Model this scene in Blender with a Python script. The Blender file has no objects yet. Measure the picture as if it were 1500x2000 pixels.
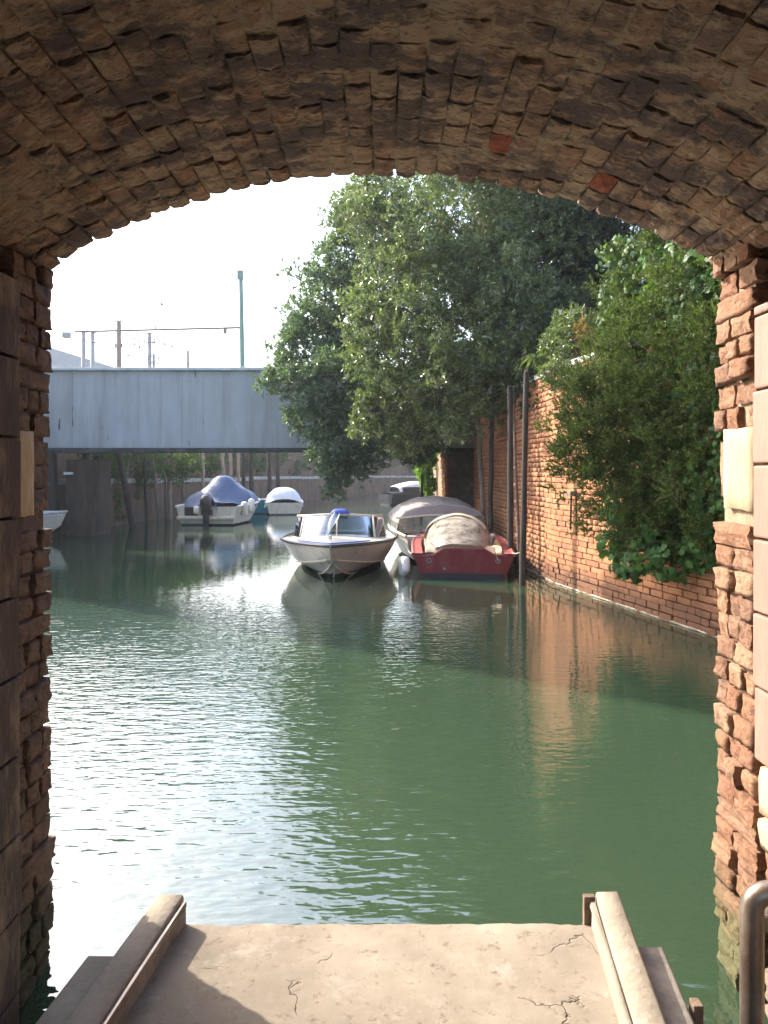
import bpy, bmesh, math, random
import numpy as np
from mathutils import Vector, Matrix, Euler, noise as mnoise
random.seed(7); RNG = np.random.default_rng(7)
R = math.radians
sc = bpy.context.scene
COL = sc.collection

# ------------------------------------------------------------------ camera, sky, sun, exposure
F, HZ, H = 1445.0, 925.0, 1.70            # focal length and horizon of the 1500x2000 photograph, eye height above the water
cam = bpy.data.cameras.new('camera'); camo = bpy.data.objects.new('camera', cam); COL.objects.link(camo)
cam.sensor_fit = 'VERTICAL'; cam.sensor_height = 24.0; cam.lens = 24.0 * F / 2000.0
cam.shift_y = -(1000.0 - HZ) / 2000.0
cam.clip_start = 0.05; cam.clip_end = 3000
camo.location = (0, 0, H); camo.rotation_euler = (R(90), 0, 0)
sc.camera = camo
SUN_EL, SUN_AZ = R(36), R(-54)            # azimuth from straight ahead (+y), negative = to the left
world = bpy.data.worlds.new('World'); sc.world = world; world.use_nodes = True
wn = world.node_tree
bg = wn.nodes['Background']
sky = wn.nodes.new('ShaderNodeTexSky'); sky.sky_type = 'NISHITA'; sky.sun_disc = False
sky.sun_elevation = SUN_EL; sky.sun_rotation = SUN_AZ
sky.air_density = 1.0; sky.dust_density = 4.0; sky.ozone_density = 1.0; sky.altitude = 0
wn.links.new(sky.outputs[0], bg.inputs[0]); bg.inputs[1].default_value = 0.15
sun = bpy.data.lights.new('sun', 'SUN'); suno = bpy.data.objects.new('sun', sun); COL.objects.link(suno)
sun.energy = 2.5; sun.angle = R(0.5); sun.color = (1.0, 0.90, 0.74)
sdir = Vector((math.sin(SUN_AZ) * math.cos(SUN_EL), math.cos(SUN_AZ) * math.cos(SUN_EL), math.sin(SUN_EL)))
suno.rotation_euler = sdir.to_track_quat('Z', 'Y').to_euler()
sc.view_settings.view_transform = 'Standard'; sc.view_settings.look = 'None'
sc.view_settings.gamma = 1.0; sc.view_settings.use_curve_mapping = False
sc.view_settings.exposure = 2.2
sc.render.engine = 'CYCLES'
sc.cycles.use_denoising = True
sc.cycles.max_bounces = 8; sc.cycles.diffuse_bounces = 5; sc.cycles.glossy_bounces = 4
sc.cycles.transparent_max_bounces = 12; sc.cycles.transmission_bounces = 6
sc.cycles.sample_clamp_indirect = 8.0
sc.cycles.caustics_reflective = True; sc.cycles.blur_glossy = 1.0; sc.cycles.caustics_refractive = False

def at(px, py, d):                        # a point of the photograph at a known distance
    return Vector(((px - 750.0) / F * d, d, H - (py - HZ) / F * d))
def wx(px, d): return (px - 750.0) / F * d
def wz(py, d): return H - (py - HZ) / F * d

# ------------------------------------------------------------------ material helpers
class NT:
    def __init__(s, name):
        s.m = bpy.data.materials.new(name); s.m.use_nodes = True
        s.t = s.m.node_tree; s.b = s.t.nodes['Principled BSDF']; s.out = s.t.nodes['Material Output']
    def n(s, typ, **kw):
        nd = s.t.nodes.new('ShaderNode' + typ)
        for k, v in kw.items():
            if k == 'inp':
                for a, b in v.items():
                    if hasattr(b, 'is_linked') or hasattr(b, 'links'): s.t.links.new(b, nd.inputs[a])
                    else: nd.inputs[a].default_value = b
            else: setattr(nd, k, v)
        return nd
    def l(s, a, b): s.t.links.new(a, b)
    def noise(s, scale, detail=4, rough=.6, vec=None, w=None):
        nd = s.n('TexNoise'); nd.inputs['Scale'].default_value = scale
        nd.inputs['Detail'].default_value = detail; nd.inputs['Roughness'].default_value = rough
        if vec is not None: s.l(vec, nd.inputs['Vector'])
        return nd.outputs['Fac']
    def ramp(s, fac, stops):
        nd = s.n('ValToRGB'); s.l(fac, nd.inputs[0]); e = nd.color_ramp.elements
        while len(e) < len(stops): e.new(.5)
        for i, (p, c) in enumerate(stops):
            e[i].position = p; e[i].color = (c, c, c, 1) if isinstance(c, (int, float)) else (*c, 1)
        return nd.outputs[0]
    def mix(s, fac, a, b, mode='MIX'):
        nd = s.n('Mix', data_type='RGBA', blend_type=mode)
        for i, v in ((0, fac), (6, a), (7, b)):
            if hasattr(v, 'links'): s.l(v, nd.inputs[i])
            elif isinstance(v, (int, float)): nd.inputs[i].default_value = v
            else: nd.inputs[i].default_value = (*v, 1)
        return nd.outputs[2]
    def math(s, op, a, b=0.0):
        nd = s.n('Math', operation=op)
        for i, v in ((0, a), (1, b)):
            if hasattr(v, 'links'): s.l(v, nd.inputs[i])
            else: nd.inputs[i].default_value = v
        return nd.outputs[0]
    def obj(s): return s.n('TexCoord').outputs['Object']
    def pos(s): return s.n('NewGeometry').outputs['Position']
    def mapping(s, vec, scale=(1, 1, 1), loc=(0, 0, 0), rot=(0, 0, 0)):
        nd = s.n('Mapping'); s.l(vec, nd.inputs[0])
        nd.inputs['Scale'].default_value = scale; nd.inputs['Location'].default_value = loc; nd.inputs['Rotation'].default_value = rot
        return nd.outputs[0]
    def rnd(s):                            # one random number per object and per loose piece
        a = s.n('ObjectInfo').outputs['Random']; b = s.n('NewGeometry').outputs['Random Per Island']
        return s.math('FRACT', s.math('ADD', a, s.math('MULTIPLY', b, 3.17)))
    def bump(s, h, strength=.5, dist=.02):
        nd = s.n('Bump'); nd.inputs['Strength'].default_value = strength; nd.inputs['Distance'].default_value = dist
        s.l(h, nd.inputs['Height']); s.l(nd.outputs[0], s.b.inputs['Normal']); return nd
    def set(s, col=None, rough=None, **kw):
        if col is not None:
            if hasattr(col, 'links'): s.l(col, s.b.inputs['Base Color'])
            else: s.b.inputs['Base Color'].default_value = (*col, 1)
        if rough is not None:
            if hasattr(rough, 'links'): s.l(rough, s.b.inputs['Roughness'])
            else: s.b.inputs['Roughness'].default_value = rough
        for k, v in kw.items(): s.b.inputs[k].default_value = v
        return s.m

def simple(name, col, rough=.6, var=.25, scale=6, bump=.15, metal=0, dirt=None, stretch=(1, 1, 1)):
    t = NT(name); v = t.mapping(t.pos(), stretch)
    n1 = t.noise(scale, 6, .65, v); n2 = t.noise(scale * 6, 4, .6, v)
    dark = tuple(c * (1 - var) for c in col); lite = tuple(min(1, c * (1 + var)) for c in col)
    c = t.ramp(n1, [(.3, dark), (.7, lite)])
    if dirt: c = t.mix(t.ramp(t.noise(scale * .7, 7, .7, v), [(.5, 0), (.68, .75)]), c, dirt)
    t.set(c, rough, Metallic=metal)
    if bump: t.bump(n2, bump, .01)
    return t.m

def brick_mat(name, cols, grime, grime_lo=.45, grime_hi=.62, gscale=3.0, lime=None, lime_lo=.62, bumpd=.012, bscale=26, moss=None, stretch=(1, 1, 1)):
    t = NT(name); p = t.pos(); r = t.rnd()
    base = t.ramp(r, [(i / (len(cols) - 1) * .98 + .01, c) for i, c in enumerate(cols)])
    n = t.noise(14, 6, .7, p)
    base = t.mix(t.ramp(n, [(.25, .0), (.8, .75)]), base, t.mix(.5, base, (.5, .36, .24)))
    base = t.mix(t.ramp(t.noise(42, 3, .6, p), [(.35, .5), (.5, 0)]), base, t.mix(.75, base, (.03, .02, .015)))
    if lime: base = t.mix(t.ramp(t.noise(gscale * 2.6, 8, .75, t.mapping(p, stretch, (4, 7, 2))), [(lime_lo, 0), (lime_lo + .1, .85)]), base, lime)
    if grime: base = t.mix(t.ramp(t.noise(gscale, 8, .72, t.mapping(p, stretch)), [(grime_lo, 0), (grime_hi, .85)]), base, grime)
    if moss:                                # slimy growth in the tidal zone
        z = t.n('SeparateXYZ'); t.l(p, z.inputs[0])
        f = t.math('ADD', z.outputs[2], t.math('MULTIPLY', t.noise(5, 5, .6, p), -.35))
        base = t.mix(t.ramp(f, [(.0, .9), (.22, 0)]), base, moss)
    t.set(base, .88)
    h = t.math('ADD', t.noise(bscale, 8, .75, p), t.math('MULTIPLY', t.noise(bscale * .35, 4, .6, t.mapping(p, (1, 1, 2.2))), 1.2))
    t.bump(h, .9, bumpd)
    return t.m

def leaf_mat(name, c1, c2, c3, rough=.32, trans=.35, spec=.5):
    t = NT(name); r = t.rnd()
    col = t.ramp(r, [(0, c1), (.55, c2), (1, c3)])
    t.set(col, rough); t.b.inputs['Specular IOR Level'].default_value = spec
    tr = t.n('BsdfTranslucent'); t.l(t.mix(.5, col, (.25, .42, .05)), tr.inputs[0])
    mx = t.n('MixShader'); mx.inputs[0].default_value = trans
    t.l(t.b.outputs[0], mx.inputs[1]); t.l(tr.outputs[0], mx.inputs[2]); t.l(mx.outputs[0], t.out.inputs[0])
    return t.m

# ------------------------------------------------------------------ object helpers
WL = {}                                    # world translation of every parent
def root(name, label, cat, loc=(0, 0, 0), rz=0, group=None):
    o = bpy.data.objects.new(name, None); COL.objects.link(o)
    o.location = loc; o.rotation_euler = (0, 0, rz); o.empty_display_size = .1
    o['label'] = label; o['category'] = cat
    if group: o['group'] = group
    WL[o] = Vector(loc); return o
def tag(o, label=None, cat=None, group=None, kind=None):
    for k, v in (('label', label), ('category', cat), ('group', group), ('kind', kind)):
        if v: o[k] = v
    return o
def mesh(name, v, f, mat=None, smooth=False):
    me = bpy.data.meshes.new(name); me.from_pydata([tuple(a) for a in v], [], f); me.update()
    if mat: me.materials.append(mat)
    if smooth: me.polygons.foreach_set('use_smooth', [True] * len(me.polygons))
    return me
def put(name, me, parent=None, loc=(0, 0, 0), rot=None, scale=None):
    o = bpy.data.objects.new(name, me); COL.objects.link(o)
    if parent is not None: o.parent = parent
    o.location = loc
    if rot is not None: o.rotation_euler = rot
    if scale is not None: o.scale = scale
    return o
class MB:                                  # collects shapes for ONE mesh object
    def __init__(s): s.v = []; s.f = []
    def add(s, v, f):
        k = len(s.v); s.v += [Vector(a) for a in v]; s.f += [tuple(i + k for i in q) for q in f]; return s
    def box(s, x0, x1, y0, y1, z0, z1, M=None):
        v = [Vector((x, y, z)) for z in (z0, z1) for y in (y0, y1) for x in (x0, x1)]
        if M: v = [M @ a for a in v]
        return s.add(v, [(0, 2, 3, 1), (4, 5, 7, 6), (0, 1, 5, 4), (2, 6, 7, 3), (0, 4, 6, 2), (1, 3, 7, 5)])
    def bar(s, a, b, w, h):                # rectangular bar from a to b
        a = Vector(a); b = Vector(b); d = (b - a); L = d.length
        M = Matrix.Translation(a) @ d.to_track_quat('Y', 'Z').to_matrix().to_4x4()
        return s.box(-w / 2, w / 2, 0, L, -h / 2, h / 2, M)
    def cbox(s, x0, x1, y0, y1, z0, z1, c=.006, M=None):   # chamfered box
        bm = bmesh.new(); bmesh.ops.create_cube(bm, size=1)
        for q in bm.verts: q.co = Vector(((x0 + x1) / 2 + q.co.x * (x1 - x0), (y0 + y1) / 2 + q.co.y * (y1 - y0), (z0 + z1) / 2 + q.co.z * (z1 - z0)))
        bmesh.ops.bevel(bm, geom=list(bm.edges), offset=c, segments=2, profile=.6, affect='EDGES')
        bm.verts.index_update()
        v = [(M @ q.co if M else q.co.copy()) for q in bm.verts]; f = [tuple(a.index for a in p.verts) for p in bm.faces]; bm.free()
        return s.add(v, f)
    def tube(s, pts, rad, n=8, cap=True):
        pts = [Vector(p) for p in pts]; m = len(pts)
        rad = [rad] * m if isinstance(rad, (int, float)) else list(rad)
        k = len(s.v); up = None
        for i, p in enumerate(pts):
            d = (pts[min(i + 1, m - 1)] - pts[max(i - 1, 0)]).normalized()
            if up is None: up = Vector((0, 0, 1)) if abs(d.z) < .9 else Vector((1, 0, 0))
            a = d.cross(up).normalized(); b = a.cross(d).normalized(); up = b
            for j in range(n):
                t = 2 * math.pi * j / n
                s.v.append(p + (a * math.cos(t) + b * math.sin(t)) * rad[i])
        for i in range(m - 1):
            for j in range(n):
                j2 = (j + 1) % n
                s.f.append((k + i * n + j, k + i * n + j2, k + (i + 1) * n + j2, k + (i + 1) * n + j))
        if cap:
            s.f.append(tuple(k + j for j in range(n))[::-1]); s.f.append(tuple(k + (m - 1) * n + j for j in range(n)))
        return s
    def loft(s, rings, closed=False, capa=False, capb=False):
        k = len(s.v); n = len(rings[0])
        for r in rings: s.v += [Vector(p) for p in r]
        for i in range(len(rings) - 1):
            for j in range(n if closed else n - 1):
                j2 = (j + 1) % n
                s.f.append((k + i * n + j, k + i * n + j2, k + (i + 1) * n + j2, k + (i + 1) * n + j))
        if capa: s.f.append(tuple(k + j for j in range(n))[::-1])
        if capb: s.f.append(tuple(k + (len(rings) - 1) * n + j for j in range(n)))
        return s
    def make(s, name, mat, parent=None, smooth=False, off=None, world=True):
        o = Vector((0, 0, 0))
        if parent is not None and world: o = WL.get(parent, Vector((0, 0, 0)))
        ob = put(name, mesh(name, [a - o for a in s.v], s.f, mat, smooth), parent)
        WL[ob] = o
        return ob
def autosmooth(o, ang=40):
    me = o.data; me.polygons.foreach_set('use_smooth', [True] * len(me.polygons))
    bm = bmesh.new(); bm.from_mesh(me)
    for e in bm.edges:
        if len(e.link_faces) == 2 and e.calc_face_angle(0) > R(ang): e.smooth = False
    bm.to_mesh(me); bm.free(); return o

# ------------------------------------------------------------------ materials
M = {}
def vault_mat(name, mortar=False):
    t = NT(name); p = t.pos(); q = t.mapping(p, (1.0, 2.6, 1.4)); r = t.rnd()
    if mortar: base = t.ramp(t.noise(9, 6, .7, p), [(.3, (.36, .27, .18)), (.7, (.55, .43, .30))])
    else: base = t.ramp(r, [(.0, (.35, .20, .13)), (.2, (.52, .36, .235)), (.4, (.42, .22, .13)), (.6, (.58, .42, .29)), (.8, (.30, .19, .15)), (1, (.48, .28, .17))])
    base = t.mix(t.ramp(t.noise(11, 8, .75, q), [(.48, 0), (.58, .9)]), base, (.62, .44, .285))       # lime and salt streaks
    base = t.mix(t.ramp(t.noise(4.2, 9, .74, t.mapping(p, (1, 1.9, 1), (5, 2, 1))), [(.47, 0), (.55, .88)]), base, (.135, .10, .10))   # soot
    base = t.mix(t.ramp(t.noise(34, 5, .7, q), [(.34, .75), (.46, 0)]), base, (.05, .035, .03))         # pits
    t.set(base, .9)
    h = t.math('ADD', t.noise(13, 8, .78, q), t.math('MULTIPLY', t.noise(48, 4, .7, q), .45)); t.bump(h, 1.0, .035)
    return t.m
M['vault_brick'] = vault_mat('vault_brick'); M['vault_mortar'] = vault_mat('vault_mortar', True)
M['pier_brick'] = brick_mat('pier_brick', [(.23, .085, .042), (.31, .15, .08), (.21, .07, .036), (.35, .205, .125), (.26, .105, .055), (.18, .075, .045), (.33, .175, .105)],
                            (.10, .06, .045), .57, .68, 6, lime=(.44, .31, .20), lime_lo=.62, bumpd=.026, bscale=34, moss=(.09, .10, .04))
M['wall_brick'] = brick_mat('wall_brick', [(.33, .115, .038), (.40, .15, .05), (.36, .125, .04), (.29, .085, .035), (.43, .175, .065), (.37, .13, .045)],
                            (.17, .06, .035), .60, .74, 1.1, lime=(.46, .21, .085), lime_lo=.66, bumpd=.01, bscale=20, moss=(.13, .06, .032))
M['shaded_brick'] = brick_mat('shaded_brick', [(.085, .05, .04), (.12, .07, .055), (.075, .045, .037), (.10, .058, .048)], (.06, .045, .04), .5, .62, 5, lime=(.28, .2, .14), lime_lo=.66, bumpd=.016, bscale=30, moss=(.05, .055, .03))  # left pier's copy of the pier brick, its shade darkened into the colour
M['mortar'] = simple('mortar', (.25, .19, .135), .95, .35, 9, .6)
M['wall_mortar'] = simple('wall_mortar', (.12, .05, .028), .95, .35, 6, .6)
M['dark_stone'] = simple('dark_stone', (.10, .075, .065), .9, .5, 7, .7, dirt=(.25, .2, .14))
M['pale_stone'] = simple('pale_stone', (.40, .32, .21), .85, .18, 12, .6, dirt=(.35, .26, .16), stretch=(3, 3, 1))
M['panel'] = simple('panel', (.235, .15, .12), .6, .16, 5, .25, dirt=(.20, .12, .09), stretch=(2, 2, .6))
M['dark_panel'] = simple('dark_panel', (.05, .034, .03), .7, .4, 6, .5, dirt=(.26, .20, .13), stretch=(2, 2, .8))
M['steel_tube'] = simple('steel_tube', (.26, .22, .19), .36, .25, 12, .1, metal=.75, dirt=(.16, .10, .07))
M['rusty'] = simple('rusty', (.16, .11, .08), .75, .4, 14, .5)
M['fender_board'] = simple('fender_board', (.07, .046, .033), .9, .5, 3, .6, dirt=(.03, .025, .02), stretch=(2, 2, .5))
M['wood_dark'] = simple('wood_dark', (.035, .028, .022), .85, .5, 9, .7, stretch=(3, 3, .4))
M['wood_grey'] = simple('wood_grey', (.17, .135, .105), .85, .4, 9, .7, stretch=(3, 3, .4))
M['wood_tan'] = simple('wood_tan', (.36, .27, .20), .85, .4, 9, .7, stretch=(3, 3, .4))
M['plaster'] = simple('plaster', (.155, .092, .058), .9, .4, 2.2, .5, dirt=(.12, .10, .07), stretch=(1, 1, .5))
M['coping'] = simple('coping', (.42, .40, .37), .85, .25, 5, .4, dirt=(.14, .14, .12))
M['earth'] = simple('earth', (.10, .085, .055), .95, .4, 3, .6, dirt=(.05, .07, .03))
M['bark'] = simple('bark', (.13, .105, .08), .9, .45, 12, .8, stretch=(2, 2, .6))
M['green_metal'] = simple('green_metal', (.10, .20, .17), .55, .2, 4, .05)
M['grey_metal'] = simple('grey_metal', (.24, .25, .27), .5, .2, 4, .05, metal=.3)
M['insulator'] = simple('insulator', (.16, .10, .08), .3, .2, 4, 0)
M['roof_grey'] = simple('roof_grey', (.25, .27, .30), .7, .15, 1, .05)
M['house_wall'] = simple('house_wall', (.45, .40, .34), .9, .15, 1, .05)
M['bird'] = simple('bird', (.06, .06, .06), .8, .2, 20, 0)
M['weed'] = leaf_mat('weed', (.035, .065, .02), (.055, .095, .028), (.09, .12, .045), .5, .35)
M['oleander'] = leaf_mat('oleander', (.05, .085, .026), (.105, .145, .052), (.29, .29, .15), .24, .28, 1.0)
M['bay'] = leaf_mat('bay', (.042, .088, .058), (.08, .135, .085), (.20, .26, .17), .24, .28, 1.0)
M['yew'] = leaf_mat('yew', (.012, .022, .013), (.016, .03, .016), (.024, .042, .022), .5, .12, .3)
M['juniper'] = leaf_mat('juniper', (.014, .03, .009), (.035, .06, .014), (.14, .14, .04), .55, .25, .25)
M['ivy'] = leaf_mat('ivy', (.018, .06, .012), (.032, .09, .018), (.06, .15, .028), .5, .32, .25)
M['creeper'] = leaf_mat('creeper', (.10, .24, .02), (.15, .30, .03), (.22, .36, .05), .4, .45, .4)
M['dead_leaf'] = leaf_mat('dead_leaf', (.22, .09, .03), (.30, .13, .04), (.36, .18, .07), .6, .3, .3)

def water_mat():
    t = NT('canal_water'); p = t.pos(); x = t.n('SeparateXYZ'); t.l(p, x.inputs[0])
    v1 = t.mapping(p, (5.2, 14.0, 1), rot=(0, 0, R(-7)))
    n1 = t.noise(1.0, 2, .5, v1)
    n2 = t.noise(1.0, 2, .5, t.mapping(p, (1.0, 2.2, 1), (3, 1, 0), (0, 0, R(12))))
    n3 = t.noise(1.0, 1.5, .5, t.mapping(p, (11, 25, 1), (1, 5, 0), (0, 0, R(-14))))
    # wind patches: the breeze reaches the open water in front of the arch, the far reach is calm but for stray cat's-paws
    patch = t.ramp(t.noise(1.0, 2, .5, t.mapping(p, (.22, .16, 1), (.7, 2.2, 0))), [(.40, .10), (.60, 1.0)])
    mr = t.n('MapRange', interpolation_type='SMOOTHSTEP'); t.l(x.outputs[1], mr.inputs[0])
    for i, q in ((1, 7.0), (2, 11.5), (3, 1.0), (4, 0.16)): mr.inputs[i].default_value = q
    lee = t.n('MapRange', interpolation_type='SMOOTHSTEP'); t.l(x.outputs[0], lee.inputs[0])   # lee of the right-hand wall
    for i, q in ((1, .1), (2, 1.6), (3, 1.0), (4, 0.30)): lee.inputs[i].default_value = q
    amp = t.math('MULTIPLY', t.math('MULTIPLY', mr.outputs[0], lee.outputs[0]), t.math('ADD', t.math('MULTIPLY', patch, .5), .5))
    h = t.math('ADD', t.math('MULTIPLY', n1, .40), t.math('ADD', t.math('MULTIPLY', n2, .38), t.math('MULTIPLY', n3, .15)))
    t.set((.028, .050, .029), .02, IOR=2.1)
    b = t.bump(t.math('MULTIPLY', h, amp), 1.0, .026)
    return t.m
M['water'] = water_mat()

# ------------------------------------------------------------------ setting: ground, water, banks
m = MB(); m.box(-900, 900, -200, 1600, -2.2, -1.6); tag(m.make('ground', M['earth']), kind='structure')
m = MB(); m.add([(-200, -40, 0), (200, -40, 0), (200, 400, 0), (-200, 400, 0)], [(0, 1, 2, 3)])
tag(m.make('water', M['water']), kind='structure')

def polyline_at(P, s):
    for (a, b) in zip(P[:-1], P[1:]):
        L = (Vector(b) - Vector(a)).length
        if s <= L or b == P[-1]:
            d = (Vector(b) - Vector(a)) / L; return Vector(a) + d * s, d
        s -= L
RW = [(4.3, 2.9), (4.05, 4.6), (3.45, 7.68), (2.66, 11.4), (2.47, 15.0), (2.45, 20.0)]     # canal face of the right wall
LQ = [(-13, -6), (-10.6, 8), (-9.5, 16), (-9.1, 20.5), (-8.3, 29), (-6.0, 42), (-2.0, 58), (3.5, 66), (12, 70)]
RQ = [(1.72, 21.8), (1.75, 25), (2.4, 36), (5.0, 52), (12, 62)]
def bank(name, P, side, z):
    out = [(a + side * 120, b) for a, b in P]
    v = [(a, b, z) for a, b in P] + [(a, b, z) for a, b in out]; n = len(P)
    f = [(i, i + 1, n + i + 1, n + i) for i in range(n - 1)]
    if side < 0: f = [q[::-1] for q in f]
    o = put(name, mesh(name, v, f, M['earth'])); tag(o, kind='structure')
bank('ground_left_bank', LQ, -1, 1.30)
bank('ground_right_bank', [(a + .32, b) for a, b in RW] , 1, 3.1)
bank('ground_far_bank', [(a + .25, b) for a, b in RQ], 1, 2.0)

# ------------------------------------------------------------------ rough brick meshes (shared)
def rough_block(name, mat, n=3, rough=.06, rnd=.18, seed=0, smooth=True):
    """unit block -0.5..0.5 with rounded, eroded edges; n cuts per side"""
    bm = bmesh.new(); bmesh.ops.create_cube(bm, size=1)
    bmesh.ops.subdivide_edges(bm, edges=list(bm.edges), cuts=n, use_grid_fill=True)
    rs = random.Random(seed)
    o = Vector((rs.uniform(0, 50), rs.uniform(0, 50), rs.uniform(0, 50)))
    for v in bm.verts:
        c = v.co.copy(); u = [min(1, (.5 - abs(a)) / .2) for a in c]
        e = sorted(u)                                      # distance to edges
        k = (1 - min(1, e[1])) * rnd * .5
        d = c.normalized() * -k * .6
        nz = Vector((mnoise.noise(c * 2.3 + o), mnoise.noise(c * 2.3 + o * 1.7), mnoise.noise(c * 2.3 + o * 2.3))) * rough * 1.6
        nz += Vector((mnoise.noise(c * 6 + o), mnoise.noise(c * 6 + o * 1.3), mnoise.noise(c * 6 + o * 2.1))) * rough
        v.co = c + d + nz
    me = bpy.data.meshes.new(name); bm.to_mesh(me); bm.free(); me.materials.append(mat)
    if smooth: me.polygons.foreach_set('use_smooth', [True] * len(me.polygons))
    return me
def vault_block(name, mat, seed):
    """brick whose exposed (lower) face is a 4x5 grid with chips and a worn arris"""
    o = Vector((seed * 3.7, seed * 1.3, seed * 2.9)); nx_, ny_ = 4, 5; v = []; f = []
    for j in range(ny_ + 1):
        for i in range(nx_ + 1):
            x = -.5 + i / nx_; y = -.5 + j / ny_; e = (i in (0, nx_)) + (j in (0, ny_)); c = Vector((x, y, 0))
            wx_ = .04 * mnoise.noise(c * 3 + o); wy_ = .02 * mnoise.noise(c * 3 + o * 1.9)
            v.append((x + wx_, y + wy_, -.5 + .06 * e + .09 * mnoise.noise(c * 3.2 + o) + .07 * mnoise.noise(c * 8 + o) + max(0, mnoise.noise(c * 2.1 + o * 2) - .3) * .25))
            
    for j in range(ny_):
        for i in range(nx_):
            a = j * (nx_ + 1) + i; f.append((a, a + nx_ + 1, a + nx_ + 2, a + 1))
    rim = [i for i in range(nx_ + 1)] + [(j * (nx_ + 1) + nx_) for j in range(1, ny_ + 1)] + [ny_ * (nx_ + 1) + i for i in range(nx_ - 1, -1, -1)] + [j * (nx_ + 1) for j in range(ny_ - 1, 0, -1)]
    k = len(v)
    for i in rim: v.append((v[i][0], v[i][1], .4))
    n_ = len(rim)
    for i in range(n_): f.append((rim[i], rim[(i + 1) % n_], k + (i + 1) % n_, k + i))
    return mesh(name, v, f, mat)
VB = [vault_block('vault_brick', M['vault_brick'], i + 1) for i in range(16)]
PB = [rough_block('pier_brick', M['pier_brick'], 4, .042, .15, 20 + i, i % 2 == 0) for i in range(12)]
OB = [rough_block('shaded_brick', M['shaded_brick'], 4, .035, .12, 60 + i, i % 2 == 0) for i in range(12)]
WB = [rough_block('wall_brick', M['wall_brick'], 1, .04, .06, 40 + i, False) for i in range(6)]
M['red_brick'] = simple('red_brick', (.26, .065, .035), .85, .5, 22, .9, dirt=(.10, .06, .045))

# ------------------------------------------------------------------ the brick vault overhead
VR, VZ, VY1, VY0 = 2.28, .47, 2.60, -2.6      # radius, centre height, outer rim, rear end
def arc(t, r): return Vector((r * math.sin(t), 0, VZ + r * math.cos(t)))
vault = root('brick_vault', 'weathered brick barrel vault overhead with ragged arch rim', 'vault', (0, VY1, 2.4))
mb = MB(); N = 40; TA = .80
prof = [arc(-TA + 2 * TA * i / N, VR + .026) for i in range(N + 1)]
outer = [Vector((3.2, 0, prof[-1].z)), Vector((3.2, 0, 4.3)), Vector((-3.2, 0, 4.3)), Vector((-3.2, 0, prof[0].z))]
ring = prof + outer
mb.loft([[Vector((p.x, VY1 - .008, p.z)) for p in ring], [Vector((p.x, VY0, p.z)) for p in ring]], closed=True)
k = len(mb.v)
for yy, fl in ((VY1 - .008, False), (VY0, True)):      # end faces as strips
    top = [Vector((p.x, yy, 4.3)) for p in prof]; bot = [Vector((p.x, yy, p.z)) for p in prof]
    b = len(mb.v); n1 = len(prof); mb.v += bot + top
    for i in range(N): mb.f.append((b + i, b + i + 1, b + n1 + i + 1, b + n1 + i) if fl else (b + i, b + n1 + i, b + n1 + i + 1, b + i + 1))
backing = mb.make('core', M['mortar'], vault)
NA, NY = 260, 130; bed = []                    # mortar bed: an uneven skin that laps over some bricks and is washed out between others
for j in range(NY + 1):
    y = VY1 - .012 - (VY1 - .012 - .1) * j / NY
    row = []
    for i in range(NA + 1):
        t = -.72 + 1.44 * i / NA; c = Vector((t * VR, y, 0))
        dr = .0112 - .010 * mnoise.noise(c * 3.1) - .009 * mnoise.noise(c * 9.7 + Vector((3, 1, 0))) - .006 * mnoise.noise(c * 27)
        q = arc(t, VR + max(-.006, dr)); row.append(Vector((q.x, y + (.008 * mnoise.noise(c * 20) if j == 0 else 0), q.z)))
    bed.append(row)
MB().loft(bed).make('mortar_bed', M['vault_mortar'], vault)
rs = random.Random(3); REDS = [(960, 265), (1165, 325)]
CW = .072; ncourse = int(2 * .68 * VR / CW); stuffm = MB(); nb = 0
cand = []
for c in range(ncourse):
    t = -.68 + (c + .5) * 2 * .68 / ncourse
    y = VY1 + rs.uniform(-.012, .022)
    first = True
    while y > .15:
        L = rs.choice([.115, .12, .125, .13]) if not first else rs.choice([.1, .125, .125, .14])
        first = False
        cand.append((t, y - L / 2, L)); y -= L + rs.uniform(.006, .016)
def vis(t, y):
    p = arc(t, VR); 
    return abs(p.x / y) * F < 790 and (p.z - H) / y * F < 960 and y > 0
cand.sort(key=lambda q: (not vis(q[0], q[1]), -q[1]))
for i, (t, y, L) in enumerate(cand):
    p = arc(t, VR + .0375 - rs.gauss(.001, .0034))
    rot = Euler((rs.gauss(0, .02), t + rs.gauss(0, .02), rs.gauss(0, .03)))
    s = Vector((CW - rs.uniform(.002, .010), L, .075))
    if i < 298:
        px = 750 + p.x / y * F; py = HZ - (p.z - H) / y * F
        me = rs.choice(VB)
        o = put('brick', me, backing, Vector((p.x, y, p.z)) - WL[vault], rot, s)
        for (qx, qy) in list(REDS):
            if abs(px - qx) < 26 and abs(py - qy) < 17:
                o.data = o.data.copy(); o.data.materials[0] = M['red_brick']; REDS.remove((qx, qy))
    else:
        me = VB[i % 16]; Mx = Matrix.LocRotScale(Vector((p.x, y, p.z)), rot, s)
        stuffm.add([Mx @ v.co for v in me.vertices], [tuple(q.vertices) for q in me.polygons])
tag(stuffm.make('bricks', M['vault_brick'], vault), kind='stuff')

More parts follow.
